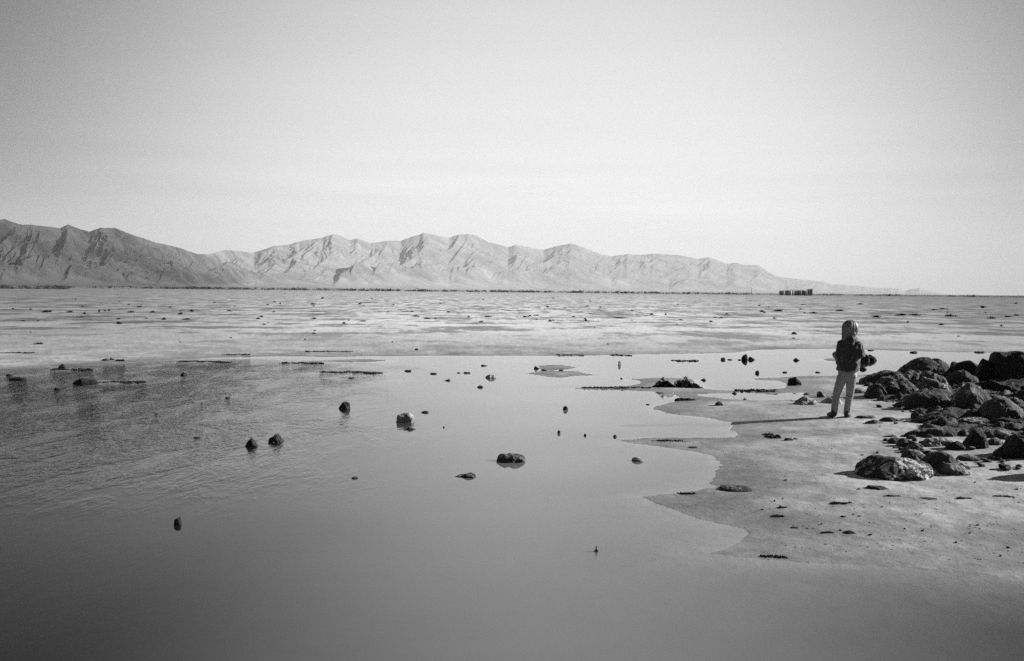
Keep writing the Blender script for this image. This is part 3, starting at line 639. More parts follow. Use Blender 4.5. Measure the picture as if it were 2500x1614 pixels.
rock('boulder', 'dark jagged boulder cut off by the right edge of the photo, nearest row', rz3([(2020,530),(2060,480),(2140,450),(2210,400),(2250,300),(2310,280),(2400,260),(2550,300),(2700,420)]), R3(560), ROCKB, 0.4, 0.7, 6, 2.6, 'outcrop boulders on the right bank')
rock('boulder', 'boulder just outside the right edge that throws a long low shadow on the sand', rz3([(2420,740),(2480,560),(2600,460),(2750,470),(2900,600),(2980,760)]), R3(800), ROCK, 0.4, 0.6, 5, 2.5, 'outcrop boulders on the right bank')
rock('rock', 'flat crumbly stone in the sand right below the streaky boulder', rz3([(530,900),(580,865),(640,870),(720,875),(790,895)]), R3(912), ROCK, 0.3, 0.9, 4, 2.3, 'small stones on the sand')

# ---- stones standing in the pool and on its bars: (name, kind, x0, x1, ytop, ybase, mat, level, label)
G1 = 'stones standing in the pool'
W = [
 ('rock','block',827,855,981,998,ROCK,4,'square dark stone in the water, farther and left of the big pale one'),
 ('rock','O',[(967,1023),(969,1015),(980,1010),(990,1007.5),(1003,1008),(1010,1014),(1012,1024),(1012.5,1030)],0,0,1032,ROCKG,5,'pale rounded rock with a dark left end, tallest in the middle of the pool'),
 ('rock','left',993,1015,1043,1050,ROCK,4,'small dark stone just in front of the pale rounded rock'),
 ('driftwood','flat',1028,1047,1003,1008,ROCK,3,'forked dark scrap of wood in the water right of the pale rounded rock'),
 ('pebble','dome',1081,1086,1041,1044.5,ROCK,2,'tiny pebble alone in the water right of the pale rounded rock'),
 ('stone','flat',986,1006,903,907,ROCK,3,'thin dark stone in the water right of the long muddy bar'),
 ('stone','flat',1050,1067,910,913.5,ROCK,3,'thin flat stone left of the small triangular stone in the far pool'),
 ('stone','wedge',1085,1100,924,930,ROCK,3,'small triangular stone pointing left in the far pool'),
 ('rock','dome',1184,1214,915,924,ROCKP,4,'oval dark rock with pale flecks, centre of the far pool'),
 ('rock','dome',1165,1180,941,946.5,ROCK,4,'small oval dark stone just nearer than the flecked oval rock'),
 ('stone','left',1174,1191,890.5,894,ROCK,3,'little dark stone behind the flecked oval rock, near the far shore'),
 ('stone','flat',1130,1149,908,911.5,ROCK,3,'low dark stone left of the flecked oval rock'),
 ('stone','flat',1115,1124,908.5,911,ROCK,2,'speck of stone touching the low stone left of the flecked rock'),
 ('stone','wedge',847,865,919,924,ROCK,3,'wedge-shaped dark stone just in front of the long muddy bar'),
 ('stone','dome',858,875,1164,1169,ROCK,4,'small smooth dark stone alone in the near pool, left of the sharp wedge'),
 ('rock','O',[(1113,1167),(1125,1162),(1140,1158),(1152,1155),(1162,1153.5),(1163.5,1158)],0,0,1167,ROCK,5,'sharp wedge-shaped dark rock tapering left to a point'),
 ('rock','O',[(1213,1122),(1215,1115),(1224,1109),(1238,1111),(1255,1109),(1268,1107),(1277,1112),(1284,1120)],0,0,1130,ROCKP,5,'biggest rock in the near pool, long and black with a pale right end'),
 ('rock','O',[(599,1088),(603,1081),(609,1073),(613,1070),(618,1073),(624,1082),(630,1088)],0,0,1091,ROCK,5,'pyramid-shaped dark rock in the left half of the pool'),
 ('rock','O',[(657,1076),(658,1069),(666,1067),(672,1061),(681,1058.5),(688,1062),(691,1070),(692,1077)],0,0,1080,ROCK,5,'notched dark rock right of the pyramid-shaped one'),
 ('stone','flat',549,562,969,972.5,ROCK,3,'small flat stone in the rippled water above the pyramid-shaped rock'),
 ('stone','flat',471,492,1066,1070,ROCK,3,'barely showing stone in the ripples left of the pyramid-shaped rock'),
 ('rock','cone',440,460,907,917,ROCK,4,'dark pointed stone in the water below the dark mud strip on the left'),
 ('rock','flat',20,64,921,929,ROCKB,4,'flat black slab at the left edge of the pool'),
 ('stone','flat',13,31,913,917,ROCK,3,'little dark stone behind the flat black slab at the left edge'),
 ('rock','O',[(178,932),(184,926),(196,924),(208,925),(216,929),(226,930),(239,935)],0,0,939,ROCKB,5,'low black rock at the left end of a thin mud bar'),
 ('stone','dome',131,149,947,952,ROCKB,3,'small black stone in rippled water below the flat slabs on the left'),
 ('rock','O',[(143,897),(147,893),(151,887),(156,886),(157,893),(160,898)],0,0,900,ROCKB,4,'stubby black horn of rock on a thin mud bar at upper left'),
 ('rock','dome',249,268,875,881,ROCK,3,'leftmost of the dark lumps on the pool\'s far left shore'),
 ('rock','left',268,281,873,879,ROCK,3,'pointed lump in the middle of the three on the far left shore'),
 ('rock','flat',281,305,877,882,ROCK,3,'flat lump, rightmost of the three on the far left shore'),
 ('stone','thorn',379,384,1006,1012,ROCK,2,'tiny spike poking out of the ripples on the left'),
 ('rock','pillar',1374,1387,992,1001.5,ROCK,4,'rounded upright stone in the calm middle of the pool'),
 ('stone','pillar',1361,1368,1050,1058.5,ROCK,3,'narrow upright stone, leftmost of the three small ones in a row'),
 ('stone','dome',1425,1432,1058.5,1064.5,ROCK,3,'small round stone in the middle of the three in a row'),
 ('stone','dome',1497,1506,1061,1067.5,ROCK,3,'round dark stone off the very tip of the long sand spit'),
 ('rock','block',1543,1572,1117,1127,ROCKG,4,'pale-topped flat stone in the water below the long sand spit'),
 ('post','pillar',1509.5,1516,880.5,892,ROCKG,3,'slim grey upright stub in the far pool above the mud island'),
 ('stone','flat',1514,1520,922,925,ROCK,2,'speck of stone off the tip of the weedy island'),
 ('stone','flat',1577,1586,986,988.5,ROCK,2,'speck of stone in the water left of the lower sand spit'),
 ('stone','left',1303,1317,893,901,ROCK,3,'dark stone at the left tip of the small mud island'),
 ('stone','dome',1321,1336,901,905.5,ROCK,3,'dark lump on the middle of the small mud island'),
 ('stone','dome',1364,1376,902,906,ROCK,3,'small dark lump right of centre on the small mud island'),
 ('rock','pillar',1760,1771,873,879,ROCK,4,'small dark stone left of the tall standing stone near the far shore'),
 ('stone','flat',1776,1788,876.5,879,ROCK,2,'low dark sliver between two stones near the far shore'),
 ('rock','pillar',1811,1825,864,879,ROCKB,4,'tall rounded standing stone near the far shore'),
 ('rock','left',1827,1843,870.5,879,ROCKB,4,'lumpy dark stone touching the right of the tall standing stone'),
 ('stone','flat',1801,1811,877,879.5,ROCK,2,'low sliver touching the left of the tall standing stone'),
 ('rock','cone',1936,1952,874,880.5,ROCK,4,'dark diamond-like stone in the far pool left of the girl'),
 ('rock','pillar',1844,1854,904,912,ROCK,4,'small hourglass-shaped stone in the far pool above the sand bar'),
 ('stone','flat',1910,1923,907,910,ROCK,2,'thin stone in the far pool right of the hourglass-shaped one'),
 ('stone','flat',1990,2004,907,910,ROCK,2,'thin stone in the far pool just left of the girl\'s hips'),
 ('rock','wedge',1710,1723,922,929,ROCK,4,'small lump in the water right of the weedy island'),
 ('rock','O',[(1924,938),(1926,925),(1932,921),(1942,921),(1947,926),(1953,930),(1955,939)],0,0,941.5,ROCKB,5,'two-humped black rock on the end of the sand bar, left of the girl'),
 ('rock','block',1879,1900,949.5,957,ROCK,4,'rough dark rock at the edge of the little lagoon'),
 ('stone','cone',1787,1800,957,962,ROCK,3,'little dark stone standing in the little lagoon'),
 ('stone','cone',1814,1823,971.5,976,ROCK,3,'small dark stone on the near rim of the little lagoon'),
 ('rock','dome',1745,1765,980,990.5,ROCK,4,'dark lump of rock on the sand below the little lagoon'),
 ('rock','left',1995,2017,955,970,ROCKP,4,'dark-faced rock with a lit right side, just left of the girl\'s knee'),
 ('rock','O',[(1938,987),(1950,977),(1962,970),(1972,968),(1985,974),(1998,984)],0,0,989,ROCKG,5,'sandy mound of rock with a dark left face, left of the girl\'s legs'),
 ('stone','dome',1962,1978,959,964,ROCK,3,'dark stone on top edge behind the sandy mound'),
 ('rock','O',[(2005,983),(2020,975),(2035,967),(2048,972),(2060,984)],0,0,985,ROCKG,4,'low sandy hump right behind the girl\'s legs'),
 ('boulder','O',[(2091,876),(2094,866),(2103,861),(2110,860.5),(2117,865),(2121,876)],0,0,881,ROCK,5,'round flecked boulder in the far pool right of the girl\'s elbow'),
 ('boulder','O',[(2114,873),(2119,867),(2126,865),(2134,870),(2140,878)],0,0,881,ROCKB,5,'round black boulder touching the flecked one right of the girl'),
 ('rock','dome',2098,2117,896.5,903,ROCKB,4,'small black stone below the two round boulders right of the girl'),
 ('stone','flat',2221,2239,857.5,861.5,ROCK,3,'dark sliver at the far shore above the broad black dome'),
 ('stone','flat',2379,2405,857.5,861,ROCK,3,'dark sliver at the far shore above the upright pointed boulder'),
 ('stone','flat',2118,2134,853.5,856,ROCK,3,'dark sliver on the far shore right of the girl\'s elbow'),
 ('rock','dome',1932,1946,810,817.5,ROCK,4,'roundest dark rock on the far mudflat, above and left of the girl'),
 ('stone','flat',1933,1941,824,827,ROCK,2,'small flat stone just in front of the roundest rock on the mudflat'),
 ('stone','block',1012,1021,850.5,855.5,ROCK,3,'small square stone on the mudflat just beyond the far shore, centre left'),
 ('shard','O',[(426,1275),(426.5,1269),(432,1265),(439,1260),(441,1264),(442.5,1277),(444,1281)],0,0,1282,ROCKB,4,'black blade-shaped stone alone in the near left water'),
 ('shard','thorn',1450,1460,1332,1347,ROCKB,4,'thin black thorn of rock alone in the nearest water'),
 ('rock','O',[(1757,1195),(1762,1191),(1775,1189),(1795,1189),(1808,1187.5),(1825,1190),(1838,1196)],0,0,1201,ROCK,5,'flat dark stone at the edge of the sand in front of the girl'),
 ('stone','flat',1915,1935,1069,1076,ROCK,4,'dark stone lying on the sand below the girl\'s shadow'),
 ('stone','flat',1936,1948,1069,1073,ROCK,3,'crumb of dark stone touching the one below the girl\'s shadow'),
 ('stone','flat',1865,1902,1063,1067,ROCK,3,'thin line of dark crust on the sand left of the shadowed stone'),
 ('stone','dome',2061,2089,1296,1304,ROCK,4,'dark lump lying on the sand at lower right'),
 ('stone','flat',1930,1952,1286,1290,ROCK,3,'thin dark stick-like stone on the lower right sand'),
 ('stone','flat',2051,2068,1259,1263,ROCK,3,'small thin stone on the lower right sand above the dark lump'),
 ('stone','flat',1680,1706,1090,1094,ROCK,3,'thin dark stone on the long sand spit'),
 ('stone','flat',2245,2290,1217,1220,ROCK,3,'long thin dark twig-like stone on the sand below the streaky boulder'),
 ('pebble','dome',2138,2146,1101,1107,ROCK,3,'dark pebble on the sand just above the streaky boulder'),
]
for t in W:
    name, kind = t[0], t[1]
    if kind == 'O': outl, yb, mat, lev, lab = t[2], t[5], t[6], t[7], t[8]
    else: outl, yb, mat, lev, lab = box_outline(kind, t[2], t[3], t[4], t[5]), t[5], t[6], t[7], t[8]
    rock(name, lab, outl, yb, mat, 0.50 if kind not in ('flat',) else 0.34, 0.85, min(lev + 1, 5), 2.5, G1, {'post': 'post', 'driftwood': 'driftwood'}.get(name, 'rock'))

# ---- crusts of weed and grit
def clump_mesh(cx, cy, cz, wx, wy, h, n, seed, size=0.02, flat=False):
    r = random.Random(seed); vs = []; fs = []
    cen = [(r.uniform(-.8, .8), r.uniform(-.6, .6), r.uniform(.10, .26), r.uniform(.3, 1)) for _ in range(9)]
    if flat: cen = [(-.9 + 1.8 * k / 17 + r.uniform(-.06, .06), r.uniform(-.5, .5), r.uniform(.04, .11), r.uniform(.3, 1)) for k in range(18)]
    elif h > .06: cen = [(-.15, 0, .13, 1.3), (0.05, 0, .2, .8)] + cen[:6]
    for _ in range(n):
        c_ = r.choice(cen); a = c_[0] + r.gauss(0, c_[2]); b = c_[1] + r.gauss(0, c_[2])
        if abs(a) > 1.1 or abs(b) > 1.1: continue
        x = cx + a * wx; y = cy + b * wy; k = c_[3] * max(0.1, 1 - ((a - c_[0]) / .4) ** 2)
        z = cz + r.random() ** 1.5 * h * k; s = size * r.uniform(.5, 1.4)
        c = Vector((x, y, z)); base = len(vs)
        ax = Vector((r.gauss(0, 1), r.gauss(0, 1), r.gauss(0, 1))).normalized(); q = ax.to_track_quat('Z', 'Y').to_matrix()
        for p in ((1, 0, 0), (-.5, .8, 0), (-.5, -.8, 0), (0, 0, 1.1), (0, 0, -.6)): vs.append(c + q @ Vector(p) * s)
        for f in ((0, 1, 3), (1, 2, 3), (2, 0, 3), (1, 0, 4), (2, 1, 4), (0, 2, 4)): fs.append(tuple(base + i for i in f))
    return vs, fs
WEED = simple('dark_weed', 0.02, 0.9, 0.8, 60)
def weed(label, x0, x1, yt, yb, n=500, seed=1, size=None, mat=None, h=None, name='weed_clump', deep=None, flat=False):
    bx, by, bz = on_surface((x0 + x1) / 2, yb); w = (x1 - x0) / F0 * by / 2
    hh = h or (yb - yt) / F0 * by
    vs, fs = clump_mesh(0, 0, 0, w, deep or w * 0.5, hh * 1.6, n, seed, size or hh * 0.12, flat)
    o = link_mesh(name, vs, fs, mat or WEED, smooth=False, loc=(bx, by + w * .3, max(bz, 0)))
    tag(o, label, 'seaweed', 'clumps of dark weed'); return o
weed('left heap of black weed on the weedy island', 1592, 1652, 929, 945, 1000, 3, h=.075, size=.013)
weed('right heap of black weed on the weedy island', 1646, 1716, 928, 947, 1400, 4, h=.085, size=.013)
weed('spread of dark weed on the sand just below the weedy island', 1650, 1700, 961, 978, 500, 5, h=.02, size=.012)
for i, (lab, a, b, c, d, n) in enumerate([
  ('scatter of dark weed on the sand at right, below the streaky boulder', 2028, 2088, 1218, 1231, 420),
  ('dark weed on the sand right of the flat dark stone', 1900, 1925, 1228, 1240, 220),
  ('ring of dark weed on the sand left of the thin stick-like stone', 1880, 1915, 1240, 1262, 260),
  ('weed speckle touching the dark lump at lower right', 2005, 2035, 1290, 1302, 260),
  ('line of weed specks along the long sand spit', 1590, 1700, 1070, 1080, 420),
  ('weed beside the flat dark stone at the sand edge', 1655, 1705, 1199, 1207, 200),
  ('weed patch on the bottom sand spit near the camera', 1860, 1920, 1350, 1362, 300),
  ('weed specks at far right below the outcrop', 2430, 2475, 1205, 1214, 200),
  ('curved trail of weed under the outcrop at right', 2335, 2380, 1210, 1219, 320),
  ('crumbs of weed under the crumbly stone', 2155, 2200, 1204, 1213, 160)]):
    weed(lab, a, b, c, d, n, 20 + i, size=0.0055, h=0.006)
for i, (lab, a, b, c, d, n) in enumerate([
  ('long dark strip of weed on the left far shore, right of the three lumps', 433, 557, 879, 885, 700),
  ('dark weed along the left half of the long low mud bar', 680, 790, 884, 888, 380),
  ('weed crusting the muddy bar left of the thin dark stone', 775, 925, 906, 911, 500),
  ('dark weed on the thin bar under the stubby black horn', 118, 218, 899, 904, 450),
  ('string of dark weed trailing right of the low black rock', 232, 340, 931, 936, 450),
  ('dark weed line at the far shore above the small mud island', 1360, 1425, 865, 868, 260),
  ('second dark weed line at the far shore, right of the first', 1490, 1545, 864.5, 868, 220),
  ('thread of weed in the far pool left of the small dark stones', 1645, 1710, 879, 882, 240),
  ('broken weed line on the thin sand bar left of the weedy heaps', 1420, 1590, 944, 950, 420),
  ('weed line along the bar between the lagoon and the far pool', 1795, 1880, 951, 956, 380),
  ('dark weed crust beside the thin dark crust line on the sand', 1868, 1905, 1062, 1066, 160),
  ('weed strip at the left edge of the flats above the pool', 0, 75, 858, 863, 420),
  ('thin weed wisp on the flat left of centre near the far shore', 545, 610, 863, 867, 220),
  ('faint weed wisp on the flat above the long low mud bar', 740, 860, 856, 860, 260)]):
    weed(lab, a, b, c, d, n, 60 + i, size=0.015, h=0.010, deep=.30, flat=True)
# uncountable grit
def grit():
    r = random.Random(5); vs = []; fs = []
    cnt = 0
    while cnt < 1900:
        u = r.uniform(1480, 2560); v = r.uniform(905, 1400)
        k = float(perlin([[u * .012, v * .03, 3.3]])[0])
        if r.random() > 0.25 + 1.6 * max(k, 0): continue
        x, y = on_plane(u, v, .03); z = float(ground_z([[x, y]])[0])
        cnt += 1
        if z < 0.004: continue
        s = r.uniform(.002, .0055) * (1 + (r.random() < .06) * 1.5); c = Vector((x, y, z + s * .3)); base = len(vs)
        q = Vector((r.gauss(0, 1), r.gauss(0, 1), r.gauss(0, 1))).normalized().to_track_quat('Z', 'Y').to_matrix()
        for p in ((1.6, 0, 0), (-.5, .8, 0), (-.5, -.8, 0), (0, 0, .7), (0, 0, -.6)): vs.append(c + q @ Vector(p) * s)
        for f in ((0, 1, 3), (1, 2, 3), (2, 0, 3), (1, 0, 4), (2, 1, 4), (0, 2, 4)): fs.append(tuple(base + i for i in f))
    o = link_mesh('grit', vs, fs, WEED, smooth=False); tag(o, 'dark grit and crumbs of weed strewn over the sand', 'grit', kind='stuff')
grit()

# ------------------------------------------------------------------ scrub on the mudflat
SCRUB = simple('scrub', 0.045, 0.9, 0.7, 4, bmp=0.0)
def tuft_mesh(seed, n=70):
    r = random.Random(seed); vs = []; fs = []
    for _ in range(n):
        a = r.uniform(0, 6.283); rad = abs(r.gauss(0, .38)); x = math.cos(a) * rad; y = math.sin(a) * rad * .7
        h = r.uniform(.25, 1) * max(.2, 1 - rad); lx = r.gauss(0, .22); ly = r.gauss(0, .22); w = r.uniform(.03, .07); t = r.uniform(0, 3.14)
        b = len(vs); dx = math.cos(t) * w; dy = math.sin(t) * w
        vs += [(x - dx, y - dy, -.05), (x + dx, y + dy, -.05), (x + lx * .6 + dx, y + ly * .6 + dy, h * .6), (x + lx * .6 - dx, y + ly * .6 - dy, h * .6), (x + lx, y + ly, h)]
        fs += [(b, b + 1, b + 2, b + 3), (b + 3, b + 2, b + 4)]
    return vs, fs
tuft_src = []
for k in range(5):
    v_, f_ = tuft_mesh(100 + k)
    me = bpy.data.meshes.new('scrub_tuft'); me.from_pydata(v_, [], f_); me.materials.append(SCRUB); tuft_src.append(me)
def tuft(u, v, wpx, hpx, lab, grp, r):
    zs = [(150, 'at the far left edge'), (300, 'below the first left peak'), (500, 'below the left range\'s long slope'), (700, 'below the saddle'), (950, 'below the middle range\'s left shoulder'),
          (1200, 'below the middle range\'s highest crest'), (1450, 'below the rounded peak right of centre'), (1700, 'below the long right-hand ridge'), (1900, 'left of the old pilings'),
          (2060, 'below the old pilings'), (2300, 'to the right of the girl'), (9999, 'at the far right edge')]
    bs = [(733, 'near the brush line'), (742, 'on the farthest flat'), (751, 'on the farther flat'), (760, 'halfway down the flat'), (775, 'on the nearer flat'), (9999, 'close to the pool')]
    sz = 'wide' if wpx > 3.2 * hpx else ('tall' if hpx > 0.75 * wpx else 'low'); 
    lab = '%s%s %s, %s' % (sz, lab, [t for q, t in zs if u < q][0], [t for q, t in bs if v - u * 0.0104 < q][0])
    x, y = on_plane(u, v, .055); s = wpx / F0 * y / 2
    o = bpy.data.objects.new('scrub_tuft', r.choice(tuft_src)); C.objects.link(o)
    o.location = (x, y, float(ground_z([[x, y]])[0])); o.scale = (s * 1.3, s * .9, hpx / F0 * y * 1.15); o.rotation_euler.z = r.uniform(-.4, .4)
    tag(o, lab, 'shrub', grp)
r = random.Random(11)
# those that stand out, traced
TR = [(168,703,8,8),(75,756,9,5),(110,763,26,10),(122,762,14,8),(170,763,20,7),(206,767,12,8),(242,760,8,8),(256,760,8,6),(266,759,9,7),(320,763,22,6),(372,763,18,7),(440,768,20,8),(468,761,14,9),(400,781,16,9),(290,791,24,9),(455,780,24,5),(630,779,14,6),(645,793,12,5),(684,743,6,7),(763,744,12,6),(787,730,10,6),(878,743,10,6),(851,783,6,5),(886,785,22,5),(1006,762,12,4),(1014,773,26,5),(1043,779,22,5),(1063,779,8,4),(1144,775,8,6),(1190,774,30,5),(1282,774,22,5),(1309,771,18,4),(1343,785,10,8),(1380,753,8,4),(1400,774,14,4),(1625,769,7,6),(1510,777,40,4),(1662,782,18,4),(1774,768,10,6),(1655,744,6,4),(766,815,14,6),(768,808,10,5),(745,830,8,5),(564,826,7,5),(440,836,8,4),(958,836,7,4),(960,745,8,4),(1075,742,7,4),(95,841,30,7),(75,812,6,4),(1452,800,5,4),(1484,840,6,3),(340,750,20,5),(560,760,18,5),
 (2138,775,30,7),(2200,770,40,6),(2232,770,40,6),(2320,773,44,8),(2420,778,36,7),(2460,775,30,6),(2480,771,26,6),(2216,788,9,7),(2445,797,14,6),(2140,775,18,8),(1985,765,24,6),(1900,760,30,7),(1860,762,22,6),(2050,760,26,6),(2100,744,20,5),(2300,755,22,5),(2400,750,20,5),(2340,822,10,4),(2480,742,14,5),(1996,807,5,3),(2280,757,20,4),(1960,745,18,4)]
for (u, v, w, h) in TR: tuft(u, v, w, h, ' dark scrub clump', 'scrub clumps on the mudflat', r)
for k in range(95):
    u = r.uniform(-60, 2560); q = r.random(); v = 722 + 66 * q ** 1.1 + (u / 2500) * 8
    w = r.uniform(4, 13) * (0.7 + q * .6); tuft(u, v, w, w * r.uniform(.25, .5), ' tiny scrub tuft', 'tiny scrub tufts on the mudflat', r)

# a dark line of brush at the edge of the flat, too far and dense to count
def brush_line():
    r = random.Random(9); vs = []; fs = []
    def bush(x, y, w, h, n=16):
        for _ in range(n):
            c = Vector((x + r.gauss(0, w * .4), y + r.gauss(0, w * .4), r.random() * h)); s = r.uniform(.25, .6) * h * .6
            q = Vector((r.gauss(0, 1), r.gauss(0, 1), r.gauss(0, 1))).normalized().to_track_quat('Z', 'Y').to_matrix(); b = len(vs)
            for p in ((1, 0, 0), (-.5, .9, .2), (-.5, -.9, -.2), (0, 0, .7)): vs.append(c + q @ Vector(p) * s)
            fs.extend([(b, b + 1, b + 2), (b, b + 1, b + 3)])
    for k in range(2600):
        u = r.uniform(-350, 2750); D = r.uniform(680, 900)
        dens = 1.0 if u < 1830 else (.55 if u > 1990 else .3)
        if 170 < u < 330: dens = .35
        pn = float(perlin([[u * .02, 2.2, 1.1]])[0])
        if r.random() > dens * (.75 + pn): continue
        x = (u - 1250) / F0 * D; hh = r.uniform(.7, 1.7) * (1 + .5 * max(pn, 0)) * (1 if u < 1830 else .8)
        bush(x, D, r.uniform(1.5, 3.5), hh, 12)
    for k in range(420):
        u = r.uniform(-350, 165); D = r.uniform(420, 470); x = (u - 1250) / F0 * D
        bush(x, D, r.uniform(1.0, 2.4), r.uniform(.4, .9), 12)
    o = link_mesh('brush', vs, fs, SCRUB, smooth=False); tag(o, 'thin dark line of far-off brush along the edge of the flat', 'brush', kind='stuff')
brush_line()

# ------------------------------------------------------------------ old pilings and the leaning pole
WOOD = simple('old_wood', 0.045, 0.9, 0.6, 3, bmp=0.2)
def post_mesh(seed):
    r = random.Random(seed); bm = bmesh.new(); prev = None
    levels = [(-.4, 1), (0, 1), (1.0, .97), (2.2, .93), (3.3, .9), (3.7, .86), (3.82, .5)]
    for i, (z, k) in enumerate(levels):
        ring = [bm.verts.new((math.cos(t * .7854) * .27 * k * r.uniform(.93, 1.07), math.sin(t * .7854) * .27 * k * r.uniform(.93, 1.07), z + (r.uniform(-.12, .12) if i >= 5 else 0))) for t in range(8)]
        if prev:
            for t in range(8): bm.faces.new((prev[t], prev[(t + 1) % 8], ring[(t + 1) % 8], ring[t]))
        prev = ring
    bm.faces.new(prev); me = bpy.data.meshes.new('wooden_piling'); bm.to_mesh(me); bm.free(); me.materials.append(WOOD); return me
pm = [post_mesh(k) for k in range(5)]
PD = 640.0; r = random.Random(21)
def pilings(x0, x1, ytop, n, lab):
    for k in range(n):
        u = x0 + (x1 - x0) * (k + .5) / n + r.uniform(-.6, .6); D = PD + r.uniform(-1.5, 3)
        x, _ = at_depth(u, 720, D); _, zt = at_depth(u, ytop + r.uniform(-.8, .8), D)
        o = bpy.data.objects.new('wooden_piling', r.choice(pm)); C.objects.link(o)
        gz_ = float(ground_z([[x, D]])[0]); o.location = (x, D, gz_); o.rotation_euler = (r.uniform(-.02, .02), r.uniform(-.02, .02), r.uniform(0, 6)); o.scale = (1.05, 1.05, (zt - gz_) / 3.75)
        tag(o, lab, 'post', 'old wooden pilings on the far flat')
pilings(1902, 1913, 709.5, 6, 'dark wooden piling in the leftmost cluster on the far flat')
pilings(1916, 1930, 709, 8, 'dark wooden piling in the second cluster from the left')
pilings(1934, 1935, 709, 1, 'lone thin wooden piling in the gap between the clusters')
pilings(1938, 1970, 709.5, 17, 'dark wooden piling in the longest middle cluster on the far flat')
pilings(1971, 1984, 706, 7, 'taller dark wooden piling in the cluster at the right end')
x, _ = at_depth(1836, 720, 600); 
vs = []; fs = []
for i, (z, rr_) in enumerate(((-.3, .16), (0, .15), (2.0, .13), (4.6, .10), (4.8, .05))):
    for t in range(8): vs.append((math.cos(t * .7854) * rr_ - z * .11, math.sin(t * .7854) * rr_, z))
    if i:
        for t in range(8): fs.append(((i - 1) * 8 + t, (i - 1) * 8 + (t + 1) % 8, i * 8 + (t + 1) % 8, i * 8 + t))
fs.append(tuple(range(32, 40)))
tag(link_mesh('wooden_pole', vs, fs, WOOD, loc=(x, 600, .06)), 'lone leaning pole standing left of the old pilings', 'pole')

# ------------------------------------------------------------------ the girl
SKIN = simple('skin', 0.42, 0.5, 0.1, 40, spec=0.4, bmp=0.05)
HAIRL = simple('lighter_fair_locks', 0.20, 0.5, 0.9, 45, spec=0.4, bmp=0.2, bd=0.003)  # lighter strands mixed over the darker hair cap
HAIR = simple('fair_hair', 0.10, 0.48, 0.9, 60, spec=0.8, bmp=0.3, bd=0.004, **{'Sheen Weight': 0.7, 'Sheen Roughness': 0.3})
JACK = simple('dark_jacket', 0.020, 0.75, 0.5, 14, spec=0.35, bmp=0.8, bd=0.02, **{'Sheen Weight': 0.5})
JEAN = simple('faded_jeans', 0.26, 0.85, 0.35, 25, spec=0.2, bmp=0.6, bd=0.012, **{'Sheen Weight': 0.15})
SHOE = simple('dark_shoe', 0.04, 0.6, 0.3, 30)
EYE = simple('eye', 0.3, 0.2, 0.1, 10)

fx, fy, fz = on_ground(2053, 1018)
S = fy / F0 / 4.812                       # metres per pixel of the girl's enlargement
def G(zx, zy, y=0.0): return Vector(((zx - 497) * S, y, (1338 - zy) * S))
def loft(rings, n=28):
    """rings: (centre, half width x, half depth y)"""
    vs = []; fs = []
    for i, (c, a, b) in enumerate(rings):
        for t in range(n):
            th = 2 * math.pi * t / n; vs.append((c[0] + a * math.cos(th), c[1] + b * math.sin(th), c[2]))
        if i:
            for t in range(n): fs.append(((i - 1) * n + t, (i - 1) * n + (t + 1) % n, i * n + (t + 1) % n, i * n + t))
    fs.append(tuple(range(n))[::-1]); m_ = len(rings) - 1; fs.append(tuple(m_ * n + t for t in range(n)))
    return vs, fs
def tube(pts, rad, n=12):
    """tapered tube with rounded ends through pts"""
    pts = [Vector(p) for p in pts]; P = []; Rd = []
    d0 = (pts[0] - pts[1]).normalized(); d1 = (pts[-1] - pts[-2]).normalized()
    P += [pts[0] + d0 * rad[0] * .95, pts[0] + d0 * rad[0] * .6]; Rd += [rad[0] * .25, rad[0] * .8]
    for i in range(len(pts) - 1):
        for k in range(4):
            t = k / 4; P.append(pts[i].lerp(pts[i + 1], t)); Rd.append(rad[i] * (1 - t) + rad[i + 1] * t)
    P += [pts[-1], pts[-1] + d1 * rad[-1] * .6, pts[-1] + d1 * rad[-1] * .95]; Rd += [rad[-1], rad[-1] * .8, rad[-1] * .25]
    vs = []; fs = []
    for i, p in enumerate(P):
        a = P[min(i + 1, len(P) - 1)] - P[max(i - 1, 0)]; a.normalize()
        s = a.cross(Vector((0.3, 1, 0.1))).normalized(); u = a.cross(s)
        for t in range(n):
            th = 2 * math.pi * t / n; vs.append(tuple(p + (s * math.cos(th) + u * math.sin(th)) * Rd[i]))
        if i:
            for t in range(n): fs.append(((i - 1) * n + t, (i - 1) * n + (t + 1) % n, i * n + (t + 1) % n, i * n + t))
    fs.append(tuple(range(n))[::-1]); m_ = len(P) - 1; fs.append(tuple(m_ * n + t for t in range(n)))
    return vs, fs
def ball(c, rx, ry, rz):
    n, f = ico(3); return [(c[0] + p[0] * rx, c[1] + p[1] * ry, c[2] + p[2] * rz) for p in n], [tuple(map(int, q)) for q in f]
